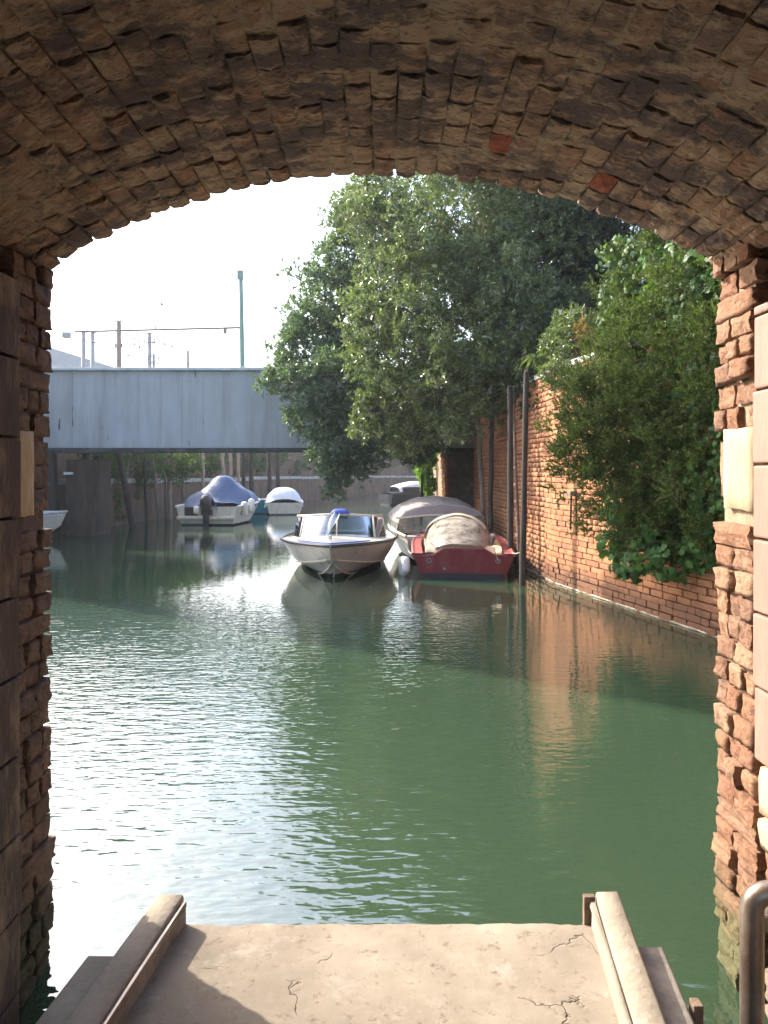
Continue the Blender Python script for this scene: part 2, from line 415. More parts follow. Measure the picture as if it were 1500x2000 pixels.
# ------------------------------------------------------------------ the two brick piers and the chamber walls
def pier(side, label):
    g = root('brick_pier', label, 'pier', (side * 1.5, 2.47, -.4), 0, 'brick piers carrying the vault')
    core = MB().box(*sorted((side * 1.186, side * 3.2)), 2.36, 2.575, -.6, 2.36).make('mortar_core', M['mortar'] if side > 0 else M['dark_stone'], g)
    rs = random.Random(11 if side > 0 else 12)
    z = -.25
    stone_lo, stone_hi = (1.58, 1.85) if side > 0 else (1.565, 1.84)
    while z < 2.52:
        hgt = rs.uniform(.062, .080)
        if stone_lo - .05 < z + hgt / 2 < stone_hi:
            z += hgt + .008
            continue
        top = VZ + math.sqrt(VR ** 2 - 1.2 ** 2) + .05
        kind = rs.random()
        segs = [(2.335, .265)] if kind < .12 else ([(2.335, .13), (2.475, .125)] if kind < .7 else [(2.335, .085), (2.43, .085), (2.525, .075)])
        for (y0, L) in segs:
            face = 1.165 + rs.gauss(0, .0085 if side > 0 else .006)
            wdt = .14
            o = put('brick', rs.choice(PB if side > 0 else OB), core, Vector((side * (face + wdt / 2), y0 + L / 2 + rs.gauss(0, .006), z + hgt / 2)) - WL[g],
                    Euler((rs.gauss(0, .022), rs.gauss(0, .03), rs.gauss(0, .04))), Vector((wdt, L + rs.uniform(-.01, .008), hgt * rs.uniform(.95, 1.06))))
        z += hgt + rs.uniform(.003, .010)
    st = rough_block('stone_block', M['pale_stone'], 4, .014, .05, 77 + side)
    if side > 0:
        put('stone_block', st, core, Vector((1.165 + .07, 2.44, 1.715)) - WL[g], Euler((.0, .0, .03)), Vector((.14, .19, .27)))
        put('brick', PB[2], core, Vector((1.165 + .08, 2.565, 1.715)) - WL[g], None, Vector((.14, .05, .2)))
    else:
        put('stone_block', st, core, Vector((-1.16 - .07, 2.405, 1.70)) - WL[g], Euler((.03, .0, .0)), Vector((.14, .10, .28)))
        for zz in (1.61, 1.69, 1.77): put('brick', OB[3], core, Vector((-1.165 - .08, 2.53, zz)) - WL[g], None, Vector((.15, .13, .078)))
    return g
pier(1, 'sunlit eroded brick pier with pale stone block beside the brown panels')
pier(-1, 'shadowed rough brick pier with tan stone block at the dark panels')

for side, lab in ((1, 'rough dark masonry wall behind the brown panels and metal handrail'), (-1, 'dark masonry wall behind the scarred dark panels')):
    w = MB().box(*sorted((side * 1.34, side * 3.2)), VY0, 2.355, -1.0, 2.36)
    o = w.make('chamber_wall', M['dark_stone']); tag(o, lab, 'wall')

def gate(side, label, mats, zs, xf, y0, y1):
    g = root('gate_leaf', label, 'gate', (side * xf, (y0 + y1) / 2, zs[-1]))
    rs = random.Random(5 + side)
    fr = MB().box(*sorted((side * (xf + .05), side * (xf + .085))), y0 + .02, y1 - .015, zs[-1], zs[0] - .02).make('backing_board', mats, g)
    for a, b in zip(zs[:-1], zs[1:]):
        MB().cbox(*sorted((side * (xf + rs.uniform(-.002, .004)), side * (xf + .05))), y0, y1 + rs.uniform(-.006, .006), b + .004, a - .004, .007).make('panel', mats, g)
    return g
zr = [2.225, 2.19] + [2.19 - .2305 * i for i in range(1, 7)]
gate(1, 'smooth brown panelled gate leaf standing beside the sunlit pier', M['panel'], zr, 1.155, 1.15, 2.315)
zl = [2.30 - .245 * i for i in range(0, 11)]
gate(-1, 'dark scarred panelled gate leaf standing beside the shadowed pier', M['dark_panel'], zl, 1.128, 1.15, 2.30)
# stones under the brown panels
pl = root('stone_plinth', 'pale and rough stones stacked under the brown panels', 'plinth', (1.22, 1.9, -.2))
rs = random.Random(9)
STM = [rough_block('pale_stone', M['pale_stone'], 3, .02, .08, 91), rough_block('rubble_stone', M['pier_brick'], 3, .06, .3, 92), rough_block('rubble_stone', M['dark_stone'], 3, .06, .3, 93)]
z = .795
for i, (hh, k) in enumerate([(.155, 0), (.10, 0), (.11, 1), (.12, 2), (.13, 1), (.12, 2), (.14, 2), (.14, 1)]):
    y = 2.31
    while y > 1.2:
        L = rs.uniform(.22, .4)
        put('stone', STM[k], pl, Vector((1.255 + rs.uniform(-.01, .01), y - L / 2, z - hh / 2)) - WL[pl], Euler((0, rs.gauss(0, .03), rs.gauss(0, .03))), Vector((.17, L - .01, hh - .008)))
        y -= L
    z -= hh

# ------------------------------------------------------------------ concrete landing
def concrete_mat():
    t = NT('landing_concrete'); p = t.pos()
    a = t.noise(2.2, 8, .68, p); b = t.noise(30, 5, .7, p)
    c = t.ramp(a, [(.28, (.135, .113, .088)), (.5, (.20, .17, .135)), (.72, (.27, .238, .195))])
    c = t.mix(t.ramp(t.noise(7, 7, .7, t.mapping(p, loc=(3, 1, 0))), [(.55, 0), (.68, .45)]), c, (.33, .305, .27))
    c = t.mix(t.ramp(b, [(.33, .7), (.43, 0)]), c, (.10, .07, .045))
    # hairline cracks with a wandering course
    w = t.n('Mix', data_type='RGBA'); w.inputs[0].default_value = .22
    nz = t.n('TexNoise'); nz.inputs['Scale'].default_value = 4.0; nz.inputs['Detail'].default_value = 5; t.l(p, nz.inputs['Vector'])
    t.l(p, w.inputs[6]); t.l(nz.outputs['Color'], w.inputs[7])
    vo = t.n('TexVoronoi', feature='DISTANCE_TO_EDGE'); vo.inputs['Scale'].default_value = 3.2; t.l(w.outputs[2], vo.inputs['Vector'])
    gate_ = t.ramp(t.noise(4.5, 3, .5, t.mapping(p, loc=(9, 2, 0))), [(.56, 0), (.60, 1)])
    crack = t.math('MULTIPLY', t.ramp(vo.outputs['Distance'], [(.0, 1), (.0045, 0)]), gate_)
    c = t.mix(t.math('MULTIPLY', crack, .7), c, (.06, .04, .025))
    t.set(c, .9)
    h = t.math('ADD', t.math('MULTIPLY', b, .35), t.math('SUBTRACT', t.math('MULTIPLY', a, 1.0), t.math('MULTIPLY', crack, 1.2)))
    t.bump(h, .6, .012)
    return t.m
M['concrete'] = concrete_mat()
M['curb'] = simple('curb', (.24, .21, .17), .88, .22, 6, .5, dirt=(.20, .17, .13))
M['ledge'] = simple('ledge', (.22, .20, .18), .9, .3, 6, .5, dirt=(.10, .09, .08))
DZ = .25; DY = 2.39
def shear(x, y): return x + .112 * (y - DY)          # the landing runs a little askew to the arch
plat = root('concrete_landing', 'worn beige concrete landing with raised kerbs above the green water', 'landing', (0, 1.2, 0))
# deck slab as a gently uneven sheet with an irregular broken front edge
nx, ny = 56, 60; vs = []; fs = []
for j in range(ny + 1):
    y = -1.2 + (DY + 1.2) * j / ny
    for i in range(nx + 1):
        u = i / nx; x0 = -.655 + 1.345 * u
        yy = y + (.010 * mnoise.noise(Vector((x0 * 9, 3, 0))) + .006 * mnoise.noise(Vector((x0 * 31, 1, 0))) if j == ny else 0)
        z = DZ + .0045 * mnoise.noise(Vector((x0 * 3, y * 3, 0))) - (.006 if j == ny else 0)
        vs.append((shear(x0, yy), yy, z))
for j in range(ny):
    for i in range(nx):
        a = j * (nx + 1) + i; fs.append((a, a + 1, a + nx + 2, a + nx + 1))
b0 = len(vs)
for i in range(nx + 1):
    q = vs[ny * (nx + 1) + i]; vs.append((q[0], q[1] - .006, -.12))
for i in range(nx):
    a = ny * (nx + 1) + i; fs.append((a, a + 1, b0 + i + 1, b0 + i))
mb = MB().add(vs, fs); autosmooth(mb.make('deck_slab', M['concrete'], plat), 35)
def lbox(name, x0, x1, y0, y1, z0, z1, mat, c=.008, parent=plat, nseg=14, wob=.003):
    """long kerb-like bar along the landing, edges chamfered and slightly worn"""
    prof = [(x0, z0), (x0, z1 - c), (x0 + c, z1), (x1 - c, z1), (x1, z1 - c), (x1, z0)]
    rings = []
    for j in range(nseg + 1):
        y = y1 + (y0 - y1) * j / nseg
        rings.append([Vector((shear(px, y) + wob * mnoise.noise(Vector((px * 9, y * 6, k))), y, pz + wob * mnoise.noise(Vector((px * 7, y * 6, 9 + k))) * (1 if k not in (0, 5) else 0))) for k, (px, pz) in enumerate(prof)])
    mb = MB().loft(rings, closed=True, capa=True, capb=True)
    return autosmooth(mb.make(name, mat, parent), 50)
kl = lbox('kerb', -.738, -.650, -1.2, DY + .012, -.05, DZ + .083, M['curb'])
lbox('steel_strip', -.6475, -.634, -1.2, DY - .01, DZ + .058, DZ + .073, M['steel_tube'], .003, kl)
lbox('steel_web', -.6475, -.641, -1.2, DY + .005, DZ - .02, DZ + .056, M['ledge'], .002, kl)
lbox('ledge', -.85, -.741, -1.2, 2.17, -.1, DZ + .035, M['curb'])
kr = lbox('kerb', .685, .765, -1.2, DY + .02, -.05, DZ + .087, M['curb'])
lbox('steel_strip', .664, .6825, -1.2, DY + .0, DZ + .060, DZ + .072, M['curb'], .003, kr)
lbox('steel_web', .668, .6825, -1.2, DY - .01, DZ - .02, DZ + .056, M['curb'], .002, kr)
MB().box(.646, .681, DY - .004, DY + .016, DZ - .03, DZ + .084).make('shaded_end', M['rusty'], kr)  # dark colour of this plate stands in for the rail end's shade
lbox('ledge', .77, .865, -1.2, 2.245, -.1, DZ + .015, M['ledge'])
MB().cbox(.868 - .03, .895 - .03, 2.0, 2.035, DZ - .05, DZ + .01, .004).make('bracket', M['rusty'], plat)

# handrail at lower right
hr = root('metal_handrail', 'bent pale steel handrail at the lower corner near the sunlit pier', 'handrail', (.97, 1.98, 0))
def bend(p0, p1, p2, r, n=8):
    p0, p1, p2 = map(Vector, (p0, p1, p2)); a = (p0 - p1).normalized(); b = (p2 - p1).normalized()
    s = p1 + a * r; e = p1 + b * r; c = s + b * r
    return [p0] + [c + (-b * math.cos(t) - a * math.sin(t) * -1 * -1) * r if False else (s * (1 - t) ** 2 + p1 * 2 * t * (1 - t) + e * t ** 2) for t in [i / n for i in range(n + 1)]] + [p2]
d = 1.95; ztop = wz(1742, d)
pts = bend((wx(1468, d), d, -.6), (wx(1468, d), d, ztop), (wx(1468, d) + .6, d - .10, ztop + .05), .055)
autosmooth(MB().tube(pts, .029, 16).make('rail_tube', M['steel_tube'], hr), 60)
pts = bend((wx(1497, d), d + .03, -.6), (wx(1497, d), d + .03, ztop - .035), (wx(1497, d) + .6, d - .07, ztop + .02), .03)
autosmooth(MB().tube(pts, .010, 10).make('inner_rail', M['steel_tube'], hr), 60)
MB().cbox(wx(1484, d), wx(1484, d) + .5, d - .004, d + .004, wz(1820, d), wz(1790, d), .002).make('cross_plate', M['steel_tube'], hr)

# ------------------------------------------------------------------ the sunlit brick wall along the right bank
WH = 3.32
cw = root('canal_wall', 'tall sunlit orange brick wall along the right bank of the canal', 'wall', (3.2, 9.0, 0))
Ltot = sum((Vector(b) - Vector(a)).length for a, b in zip(RW[:-1], RW[1:]))
def wall_solid(P, z0, z1, th, side):
    mb = MB(); ringsA = []
    for i, (a, b) in enumerate(P):
        q0 = Vector(P[max(i - 1, 0)]); q1 = Vector(P[min(i + 1, len(P) - 1)]); t = (q1 - q0).normalized()
        n = Vector((t.y, -t.x)) * side
        p = Vector((a, b)); o = p + n * th
        ringsA.append([Vector((p.x, p.y, z0)), Vector((p.x, p.y, z1)), Vector((o.x, o.y, z1)), Vector((o.x, o.y, z0))])
    return mb.loft(ringsA, closed=True, capa=True, capb=True)
core = wall_solid([(a + .022, b) for a, b in RW], -.6, WH - .04, .34, 1).make('mortar_core', M['wall_mortar'], cw)
rs = random.Random(21); allb = []
z = -.16; row = 0
while z < WH - .08:
    hh = .082
    s = (row % 2) * .13 + rs.uniform(-.03, .03)
    while s < Ltot - .05:
        L = rs.choice([.25, .25, .13, .24])
        allb.append((s + L / 2, z + hh / 2 + .012 * mnoise.noise(Vector((s * .6, row, 2))), L, hh - .011)); s += L + .012
    z += hh; row += 1
def seen(q):
    p, dd = polyline_at(RW, q[0])
    px = 750 + p.x / p.y * F; py = HZ - (q[1] - H) / p.y * F
    hidden = px > 1400 or (px > 1080 and py < 1040 and py < 700 + (px - 1080) * 6) or q[1] < -.02 or (px > 1190 and py < 1120)
    return px, py, hidden
order = sorted(allb, key=lambda q: (seen(q)[2], polyline_at(RW, q[0])[0].y))
stuffm = MB(); nsh = 0
for i, q in enumerate(order):
    p, dd = polyline_at(RW, q[0])
    ang = math.atan2(dd.y, dd.x)
    prot = rs.gauss(0, .005) - .0
    rot = Euler((rs.gauss(0, .012), rs.gauss(0, .015), ang + rs.gauss(0, .012)))
    sca = Vector((q[2], .07, q[3]))
    n = Vector((-dd.y, dd.x))                            # towards the canal
    c = Vector((p.x, p.y, q[1])) + Vector((n.x, n.y, 0)) * (prot - .028 + .012)
    if i < 298:
        put('brick', rs.choice(WB), core, c - WL[cw], rot, sca)
    else:
        me = WB[i % 6]; Mx = Matrix.LocRotScale(c, rot, sca)
        stuffm.add([Mx @ v.co for v in me.vertices], [tuple(f.vertices) for f in me.polygons])
tag(stuffm.make('bricks', M['wall_brick'], cw, smooth=True), kind='stuff')
cp = [(a - .04, b) for a, b in RW]
s0 = .1
while s0 < Ltot - 1:
    p, dd = polyline_at(RW, s0 + .45); ang = math.atan2(dd.y, dd.x)
    MB().cbox(-.44, .44, -.36, .05, WH - .035, WH + .05, .012, Matrix.Translation(Vector((p.x, p.y, rs.uniform(-.008, .008)))) @ Matrix.Rotation(ang, 4, 'Z')).make('coping_stone', M['coping'], cw)
    s0 += .9
# white tide line: encrusted ledge course just above the water
pts = []; 
for i in range(90):
    s = Ltot * .22 + i * Ltot * .42 / 89; p, dd = polyline_at(RW, s)
    pts.append(Vector((p.x - .012 + .006 * mnoise.noise(Vector((s * 5, 0, 0))), p.y, .012 + .01 * mnoise.noise(Vector((s * 4, 3, 0))))))
M['tide'] = simple('tide', (.42, .37, .28), .8, .5, 9, .8, dirt=(.10, .085, .055))
MB().tube(pts, [max(.004, .013 + .022 * mnoise.noise(Vector((i * .7, 1, 1)))) for i in range(90)], 6).make('tide_line', M['tide'], cw)

# ------------------------------------------------------------------ quay walls, bridge, abutment
lq = root('quay_wall', 'old stained brick quay wall with pale coping behind the mooring posts', 'quay wall', (-9, 20, 0))
wall_solid(LQ, -.8, 1.38, .5, -1).make('wall_face', M['plaster'], lq)
pts = LQ[1:]
s = 0; Ll = sum((Vector(b) - Vector(a)).length for a, b in zip(pts[:-1], pts[1:])); rs = random.Random(4)
while s < Ll - 2.2:
    p, dd = polyline_at(pts, s + 1); ang = math.atan2(dd.y, dd.x)
    MB().cbox(-.98, .98, -.06, .55, 1.36, 1.52, .02, Matrix.Translation(Vector((p.x, p.y, rs.uniform(-.03, .03)))) @ Matrix.Rotation(ang, 4, 'Z')).make('coping_stone', M['coping'], lq)
    s += 2.0
up = root('garden_wall', 'brown plastered garden wall rising above the far quay', 'wall', (-9.5, 25, 1.3))
wall_solid([(a - .55, b + .6) for a, b in LQ[1:]], 1.2, 3.6, .3, -1).make('wall_face', M['plaster'], up)

BY0, BY1, BB, BT = 20.0, 21.7, wz(884, 20.0), wz(718, 20.0)
def stained(name, col, rust):
    t = NT(name); p = t.pos()
    c = t.ramp(t.noise(1.2, 5, .6, p), [(.3, tuple(a * .82 for a in col)), (.7, col)])
    c = t.mix(t.math('MULTIPLY', t.rnd(), .45), c, tuple(a * .7 for a in col))
    st = t.ramp(t.noise(1.0, 5, .65, t.mapping(p, (2.2, 2.2, .25))), [(.46, 0), (.68, .7)])
    c = t.mix(st, c, rust)
    st2 = t.ramp(t.noise(1.0, 3, .6, t.mapping(p, (6, 6, .9), (3, 0, 5))), [(.66, 0), (.70, .85)])
    c = t.mix(st2, c, (.03, .025, .02)); t.set(c, .65); t.bump(t.noise(8, 4, .6, p), .1, .02); return t.m
M['bridge'] = stained('bridge', (.42, .435, .45), (.24, .23, .22))
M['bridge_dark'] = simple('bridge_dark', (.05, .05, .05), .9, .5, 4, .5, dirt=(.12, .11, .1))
M['bridge_cap'] = simple('bridge_cap', (.55, .58, .58), .6, .15, 3, .1)
br = root('girder_bridge', 'grey panelled girder bridge crossing the canal behind the trees', 'bridge', (-4, 20.8, BB))
x = -13.0; i = 0
while x < 4.2:
    w = .585 + random.uniform(-.03, .03)
    MB().cbox(x + .0015, x + w - .0015, BY0 + random.uniform(0, .012), BY0 + .08, BB + .13, BT - .09, .003).make('side_panel', M['bridge'], br)
    x += w
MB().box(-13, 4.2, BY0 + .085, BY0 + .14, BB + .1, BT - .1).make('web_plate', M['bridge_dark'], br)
MB().cbox(-13, 4.2, BY0 - .12, BY0 + .35, BT - .085, BT, .015).make('top_flange', M['bridge_cap'], br)
x = -13.0
while x < 4.2:
    w = random.uniform(1.2, 2.6)
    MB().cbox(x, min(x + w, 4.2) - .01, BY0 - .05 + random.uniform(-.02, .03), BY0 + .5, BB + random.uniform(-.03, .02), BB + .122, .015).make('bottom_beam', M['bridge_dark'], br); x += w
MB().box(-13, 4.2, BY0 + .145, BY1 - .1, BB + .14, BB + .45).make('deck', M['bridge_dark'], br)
MB().box(-13, 4.2, BY1 - .09, BY1, BB + .05, BT - .9).make('rear_girder', M['bridge'], br)
ab = root('bridge_abutment', 'dark stone bridge abutment with one sunlit brick edge', 'abutment', (2.1, 20.8, 0))
MB().box(1.70, 2.9, BY0 + .1, BY1 - .1, -.8, BB + .1).make('core', M['dark_stone'], ab)
rs = random.Random(31); z = -.1
while z < BB:
    y = BY0 + .02
    while y < BY1 - .1:
        L = rs.choice([.26, .13, .27])
        put('brick', rs.choice(WB), ab, Vector((1.68 + rs.gauss(0, .006), y + L / 2, z + .04)) - WL[ab], Euler((0, 0, R(90))), Vector((L - .012, .08, .076))); y += L
    z += .088
rq = root('quay_wall', 'short quay wall beyond the bridge behind the bright green creeper', 'quay wall', (2, 25, 0))
wall_solid(RQ, -.8, 2.3, .4, 1).make('wall_face', M['plaster'], rq)
# left-hand abutment with its brown timber fender
la = root('timber_fender', 'dark brown timber fender box standing under the bridge end', 'fender', (-8.6, 19.9, 0))
MB().box(wx(132, 20.4), wx(196, 20.4), 20.3, 21.2, -.5, wz(898, 20.4)).make('boarding', M['fender_board'], la)
MB().bar((wx(108, 20), 20.0, -.5), (wx(98, 20), 20.0, BB + .05), .24, .24).make('raking_post', M['wood_dark'], la)
MB().cbox(wx(124, 20.2), wx(142, 20.2), 20.2, 20.26, wz(927, 20.2), wz(922, 20.2), .01).make('white_plate', M['bridge_cap'], la)

# unseen house added on the left bank, gable shaped to shade the wall
hs = root('shade_house', 'unseen plastered house added on the left bank to shade the wall', 'house', (-12, 18.0, 1.3))
hx = -10.4
gp = [(16.9, 1.2), (19.4, 1.2), (19.4, 12.0), (17.8, 14.6), (16.9, 14.9)]
MB().loft([[Vector((hx, y, z)) for y, z in gp], [Vector((hx - 3.4, y, z)) for y, z in gp]], closed=True, capa=True, capb=True).make('wall', M['house_wall'], hs)
rq_ = [(19.55, 11.9), (17.83, 14.75), (16.75, 15.1), (16.75, 14.98), (17.78, 14.63), (19.48, 11.84)]
MB().loft([[Vector((hx + .25, y, z)) for y, z in rq_], [Vector((hx - 3.65, y, z)) for y, z in rq_]], closed=True, capa=True, capb=True).make('roof', M['roof_grey'], hs)
for yy in (18.2,):
    for zz in (3.0, 6.0, 9.0):
        wnd = MB().box(hx - .05, hx + .03, yy - .45, yy + .45, zz - .7, zz + .7).make('window', M['grey_metal'], hs); WL[wnd] = WL[hs]
        MB().box(hx, hx + .034, yy - .38, yy + .38, zz - .62, zz + .62).make('pane', M['bridge_dark'], wnd)

# ------------------------------------------------------------------ mooring posts
def post(px0, py0, px1, py1, d0, d1, r, mat, label, extra=None, grp='mooring posts along the far quay'):
    a = at(px0, py0, d0); b = at(px1, py1, d1)
    g = root('mooring_post', label, 'post', (a.x, a.y, 0), 0, grp)
    dirv = (a - b); bot = a + dirv.normalized() * 0.6
    n = 7; P = [bot + (b - bot) * i / n + Vector((random.gauss(0, r * .12), random.gauss(0, r * .12), 0)) for i in range(n + 1)]
    autosmooth(MB().tube(P, [r * (1.08 - .2 * i / n) * random.uniform(.94, 1.06) for i in range(n + 1)], 9).make('shaft', mat, g), 60)
    t = b + (b - bot).normalized() * .01
    autosmooth(MB().tube([t, t + (b - bot).normalized() * r * .5], [r * .9, r * .5], 9).make('worn_tip', mat, g), 60)
    if extra: extra(g, a, b)
    return g
T = [  # px,py base -> px,py top, distance of base, radius, wood, label
    (212, 1037, 188, 890, 21.9, .10, 'wood_dark', 'thick leaning dark post, base nearest of the quay posts'),
    (258, 1028, 232, 884, 23.5, .10, 'wood_dark', 'dark leaning post with reeds hanging beside it'),
    (174, 1030, 166, 885, 22.2, .11, 'wood_dark', 'dark upright post beside the timber fender box'),
    (243, 1010, 250, 900, 25.5, .045, 'wood_tan', 'thin pale post behind the leaning dark posts'),
    (286, 1012, 282, 896, 25.2, .05, 'wood_dark', 'thin dark post left of the pair by the blue tarpaulin boat'),
    (309, 1008, 298, 890, 25.6, .05, 'wood_grey', 'thin leaning grey post near the hanging weeds'),
    (332, 1000, 328, 884, 27.2, .085, 'wood_tan', 'pale thick post just left of the blue tarpaulin'),
    (325, 1002, 320, 890, 27.0, .05, 'wood_grey', 'slim grey post touching the pale thick post'),
    (358, 985, 355, 884, 29.0, .07, 'wood_grey', 'grey post rising behind the left edge of blue tarpaulin'),
    (397, 985, 396, 884, 30.0, .07, 'wood_tan', 'pale post rising over the top of blue tarpaulin'),
    (437, 985, 435, 884, 31.0, .085, 'wood_tan', 'pale post behind the right half of blue tarpaulin, first of three'),
    (452, 985, 450, 884, 31.5, .08, 'wood_tan', 'pale post behind the right half of blue tarpaulin, second of three'),
    (467, 985, 466, 884, 32.0, .07, 'wood_tan', 'pale post behind the right half of blue tarpaulin, third of three'),
    (477, 985, 474, 884, 31.0, .09, 'wood_dark', 'dark post between the tarpaulin boat and the teal boat'),
    (493, 985, 489, 884, 31.5, .10, 'wood_dark', 'dark thick post above the stern of the teal boat'),
    (528, 985, 525, 884, 34.5, .10, 'wood_dark', 'dark post above the white boat cover, left of two'),
    (545, 985, 540, 884, 35.0, .10, 'wood_dark', 'dark post above the white boat cover, right of two')]
for (a, b, c, e, d, r, mt, lab) in T: post(a, b, c, e, d, d - .15, r, M[mt], lab)
G2 = 'dark poles in the water along the brick wall'
def bead(g, a, b):
    for k in range(5):
        p = a + (b - a) * (.18 + .11 * k) + Vector((-.03, -.03, 0))
        MB().tube([p + Vector((0, 0, -.02)), p + Vector((0, 0, .02))], .02, 6).make('pipe_clip', M['bridge_cap'], g)
post(1020, 1142, 1029, 728, 11.25, 11.2, .047, M['wood_dark'], 'tall black pole in the water nearest along the brick wall', grp=G2)
post(997, 1100, 996, 758, 12.6, 12.7, .055, M['wood_dark'], 'black pole behind the red boat, just left of the tallest', grp=G2)
post(1014, 1100, 1003, 800, 12.9, 13.1, .028, M['rusty'], 'thin clipped conduit pipe leaning between two black poles', bead, G2)
post(957, 1045, 961, 805, 14.6, 14.8, .052, M['wood_dark'], 'black pole against the wall behind the red boat canopy', grp=G2)
post(946, 1030, 933, 815, 15.6, 15.8, .055, M['wood_grey'], 'grey weathered pole leaning at the shaded end of the wall', grp=G2)
post(823, 1000, 825, 925, 17.5, 17.5, .035, M['wood_dark'], 'short black pole standing behind the grey dome canopy', grp=G2)
# dark hanging bracket on the wall
hb = root('wall_bracket', 'narrow rusty iron bracket with two prongs hanging on the brick wall', 'bracket', tuple(at(1120, 1000, 10.5)))
p = at(1120, 962, 10.35); q = at(1117, 1035, 10.3)
MB().cbox(p.x - .05, p.x + .05, p.y - .03, p.y + .3, p.z - .05, p.z + .02, .008).make('wall_plate', M['rusty'], hb)
MB().tube([p + Vector((-.03, 0, 0)), q + Vector((-.02, 0, 0))], .014, 6).make('prong', M['wood_dark'], hb)
MB().tube([p + Vector((.04, 0, 0)), q + Vector((.06, 0, -.08))], .014, 6).make('prong', M['wood_dark'], hb)

# ------------------------------------------------------------------ railway masts and building behind the bridge
D = 46.0
mast = root('catenary_mast', 'tall green steel railway mast with long horizontal boom', 'mast', (wx(473, D), D, 0))
a = at(475, 800, D); b = at(470, 530, D)
MB().tube([a, b], [.17, .13], 8).make('column', M['green_metal'], mast)
MB().cbox(b.x - .2, b.x + .16, b.y - .15, b.y + .15, b.z - .5, b.z + .05, .02).make('head_box', M['green_metal'], mast)
fk = MB(); c = at(477, 527, D); fk.tube([c, c + Vector((.38, 0, .05))], .035, 6); fk.tube([c + Vector((.05, 0, 0)), at(479, 513, D)], .03, 6); fk.tube([c + Vector((.36, 0, .05)), at(490, 513, D)], .03, 6)
fk.make('fork', M['grey_metal'], mast)
MB().tube([at(470, 640, D), at(146, 648, D)], [.07, .07], 6).make('boom', M['insulator'], mast)
for (px, y0, y1) in ((440, 642, 652),):
    MB().cbox(wx(px - 3, D), wx(px + 3, D), D - .1, D + .1, wz(y1, D), wz(y0, D), .02).make('hanging_box', M['insulator'], mast)
for px in (170, 304):
    MB().tube([at(px, 646, D), at(px - 1, 622, D)], [.05, .03], 6).make('spike', M['insulator'], mast)
cam_box = at(130, 654, D)
MB().cbox(wx(123, D), wx(137, D), D - .2, D + .2, wz(660, D), wz(649, D), .04).make('lamp_box', M['grey_metal'], mast)
MB().tube([at(137, 650, D), at(150, 647, D)], .035, 6).make('boom_tip', M['insulator'], mast)
def arm(px, flip):
    s = -1 if flip else 1
    P = [at(px, 650, D), at(px + s * 28, 652, D), at(px + s * 43, 662, D), at(px + s * 36, 667, D), at(px, 669, D)]
    MB().tube(P, .04, 6).make('bracket_arm', M['insulator'], mast)
arm(180, False); arm(304, True)
MB().tube([at(290, 665, D), at(357, 675, D + 3)], .018, 5).make('wire', M['insulator'], mast)
MB().tube([at(233, 634, D), at(262, 641, D)], .025, 5).make('stay', M['insulator'], mast)
MB().tube([at(146, 655, D), at(178, 648, D + 2)], .018, 5).make('wire', M['insulator'], mast)
for (a_, b_) in (((165, 652), (292, 668)), ((292, 668), (466, 690)), ((181, 660), (232, 672)), ((105, 668), (181, 660)), ((232, 650), (292, 660)), ((240, 700), (400, 706))):
    A_, B_ = at(*a_, D + 4), at(*b_, D + 6)
    MB().tube([A_.lerp(B_, k_ / 6) + Vector((0, 0, -.25 * math.sin(math.pi * k_ / 6))) for k_ in range(7)], .02, 5).make('wire', M['insulator'], mast)
for px_, y_ in ((262, 668), (272, 674), (322, 668), (336, 672), (250, 690)):
    MB().tube([at(px_, y_, D), at(px_, y_ + 6, D)], [.03, .09], 6).make('insulator', M['insulator'], mast)
def smallmast(px, y1, d, r, mat, lab, fork=False, arms=False):
    r *= 1.3
    g = root('railway_mast', lab, 'mast', (wx(px, d), d, 0), 0, 'thin railway masts behind the bridge')
    MB().tube([at(px + 1, 800, d), at(px, y1, d)], [r, r * .8], 7).make('column', mat, g)
    if fork:
        mb = MB(); c = at(px, y1, d); mb.tube([at(px - 5, y1 - 1, d), at(px + 5, y1 - 1, d)], .035, 5); mb.tube([at(px - 5, y1, d), at(px - 6, y1 - 9, d)], .03, 5); mb.tube([at(px + 4, y1, d), at(px + 5, y1 - 9, d)], .03, 5); mb.make('fork', mat, g)
    if arms:
        for dy, w in arms:
            MB().tube([at(px - w, y1 + dy, d), at(px + w, y1 + dy, d)], .03, 5).make('cross_arm', mat, g)
            for k in (-1, 1): MB().tube([at(px + k * w * .8, y1 + dy, d), at(px + k * w * .8, y1 + dy + 7, d)], .05, 5).make('insulator', M['insulator'], g)
smallmast(163, 645, 52, .13, M['grey_metal'], 'thin grey railway mast, leftmost of the row')
smallmast(181, 650, 56, .15, M['grey_metal'], 'second railway mast from the left, under the curved arm')
smallmast(232, 628, 50, .16, M['insulator'], 'brown railway mast with forked top between two curved arms', True, [(44, 8)])
smallmast(228, 668, 58, .12, M['grey_metal'], 'low grey mast just left of the forked brown mast')
smallmast(292, 652, 54, .14, M['grey_metal'], 'grey railway mast with insulators and signal lamps', False, [(10, 12), (16, 8), (42, 10)])
smallmast(300, 690, 52, .10, M['grey_metal'], 'squat grey signal post with two arms beside the insulator mast', False, [(6, 12), (16, 9)])
smallmast(367, 685, 54, .09, M['insulator'], 'short thin brown mast standing alone on the bridge skyline')
bd = root('distant_building', 'distant grey hall with sloping roof seen above the bridge', 'building', (wx(60, 75), 80, 0))
v = [at(-160, 720, 75), at(236, 720, 75), at(60, 668, 75)]
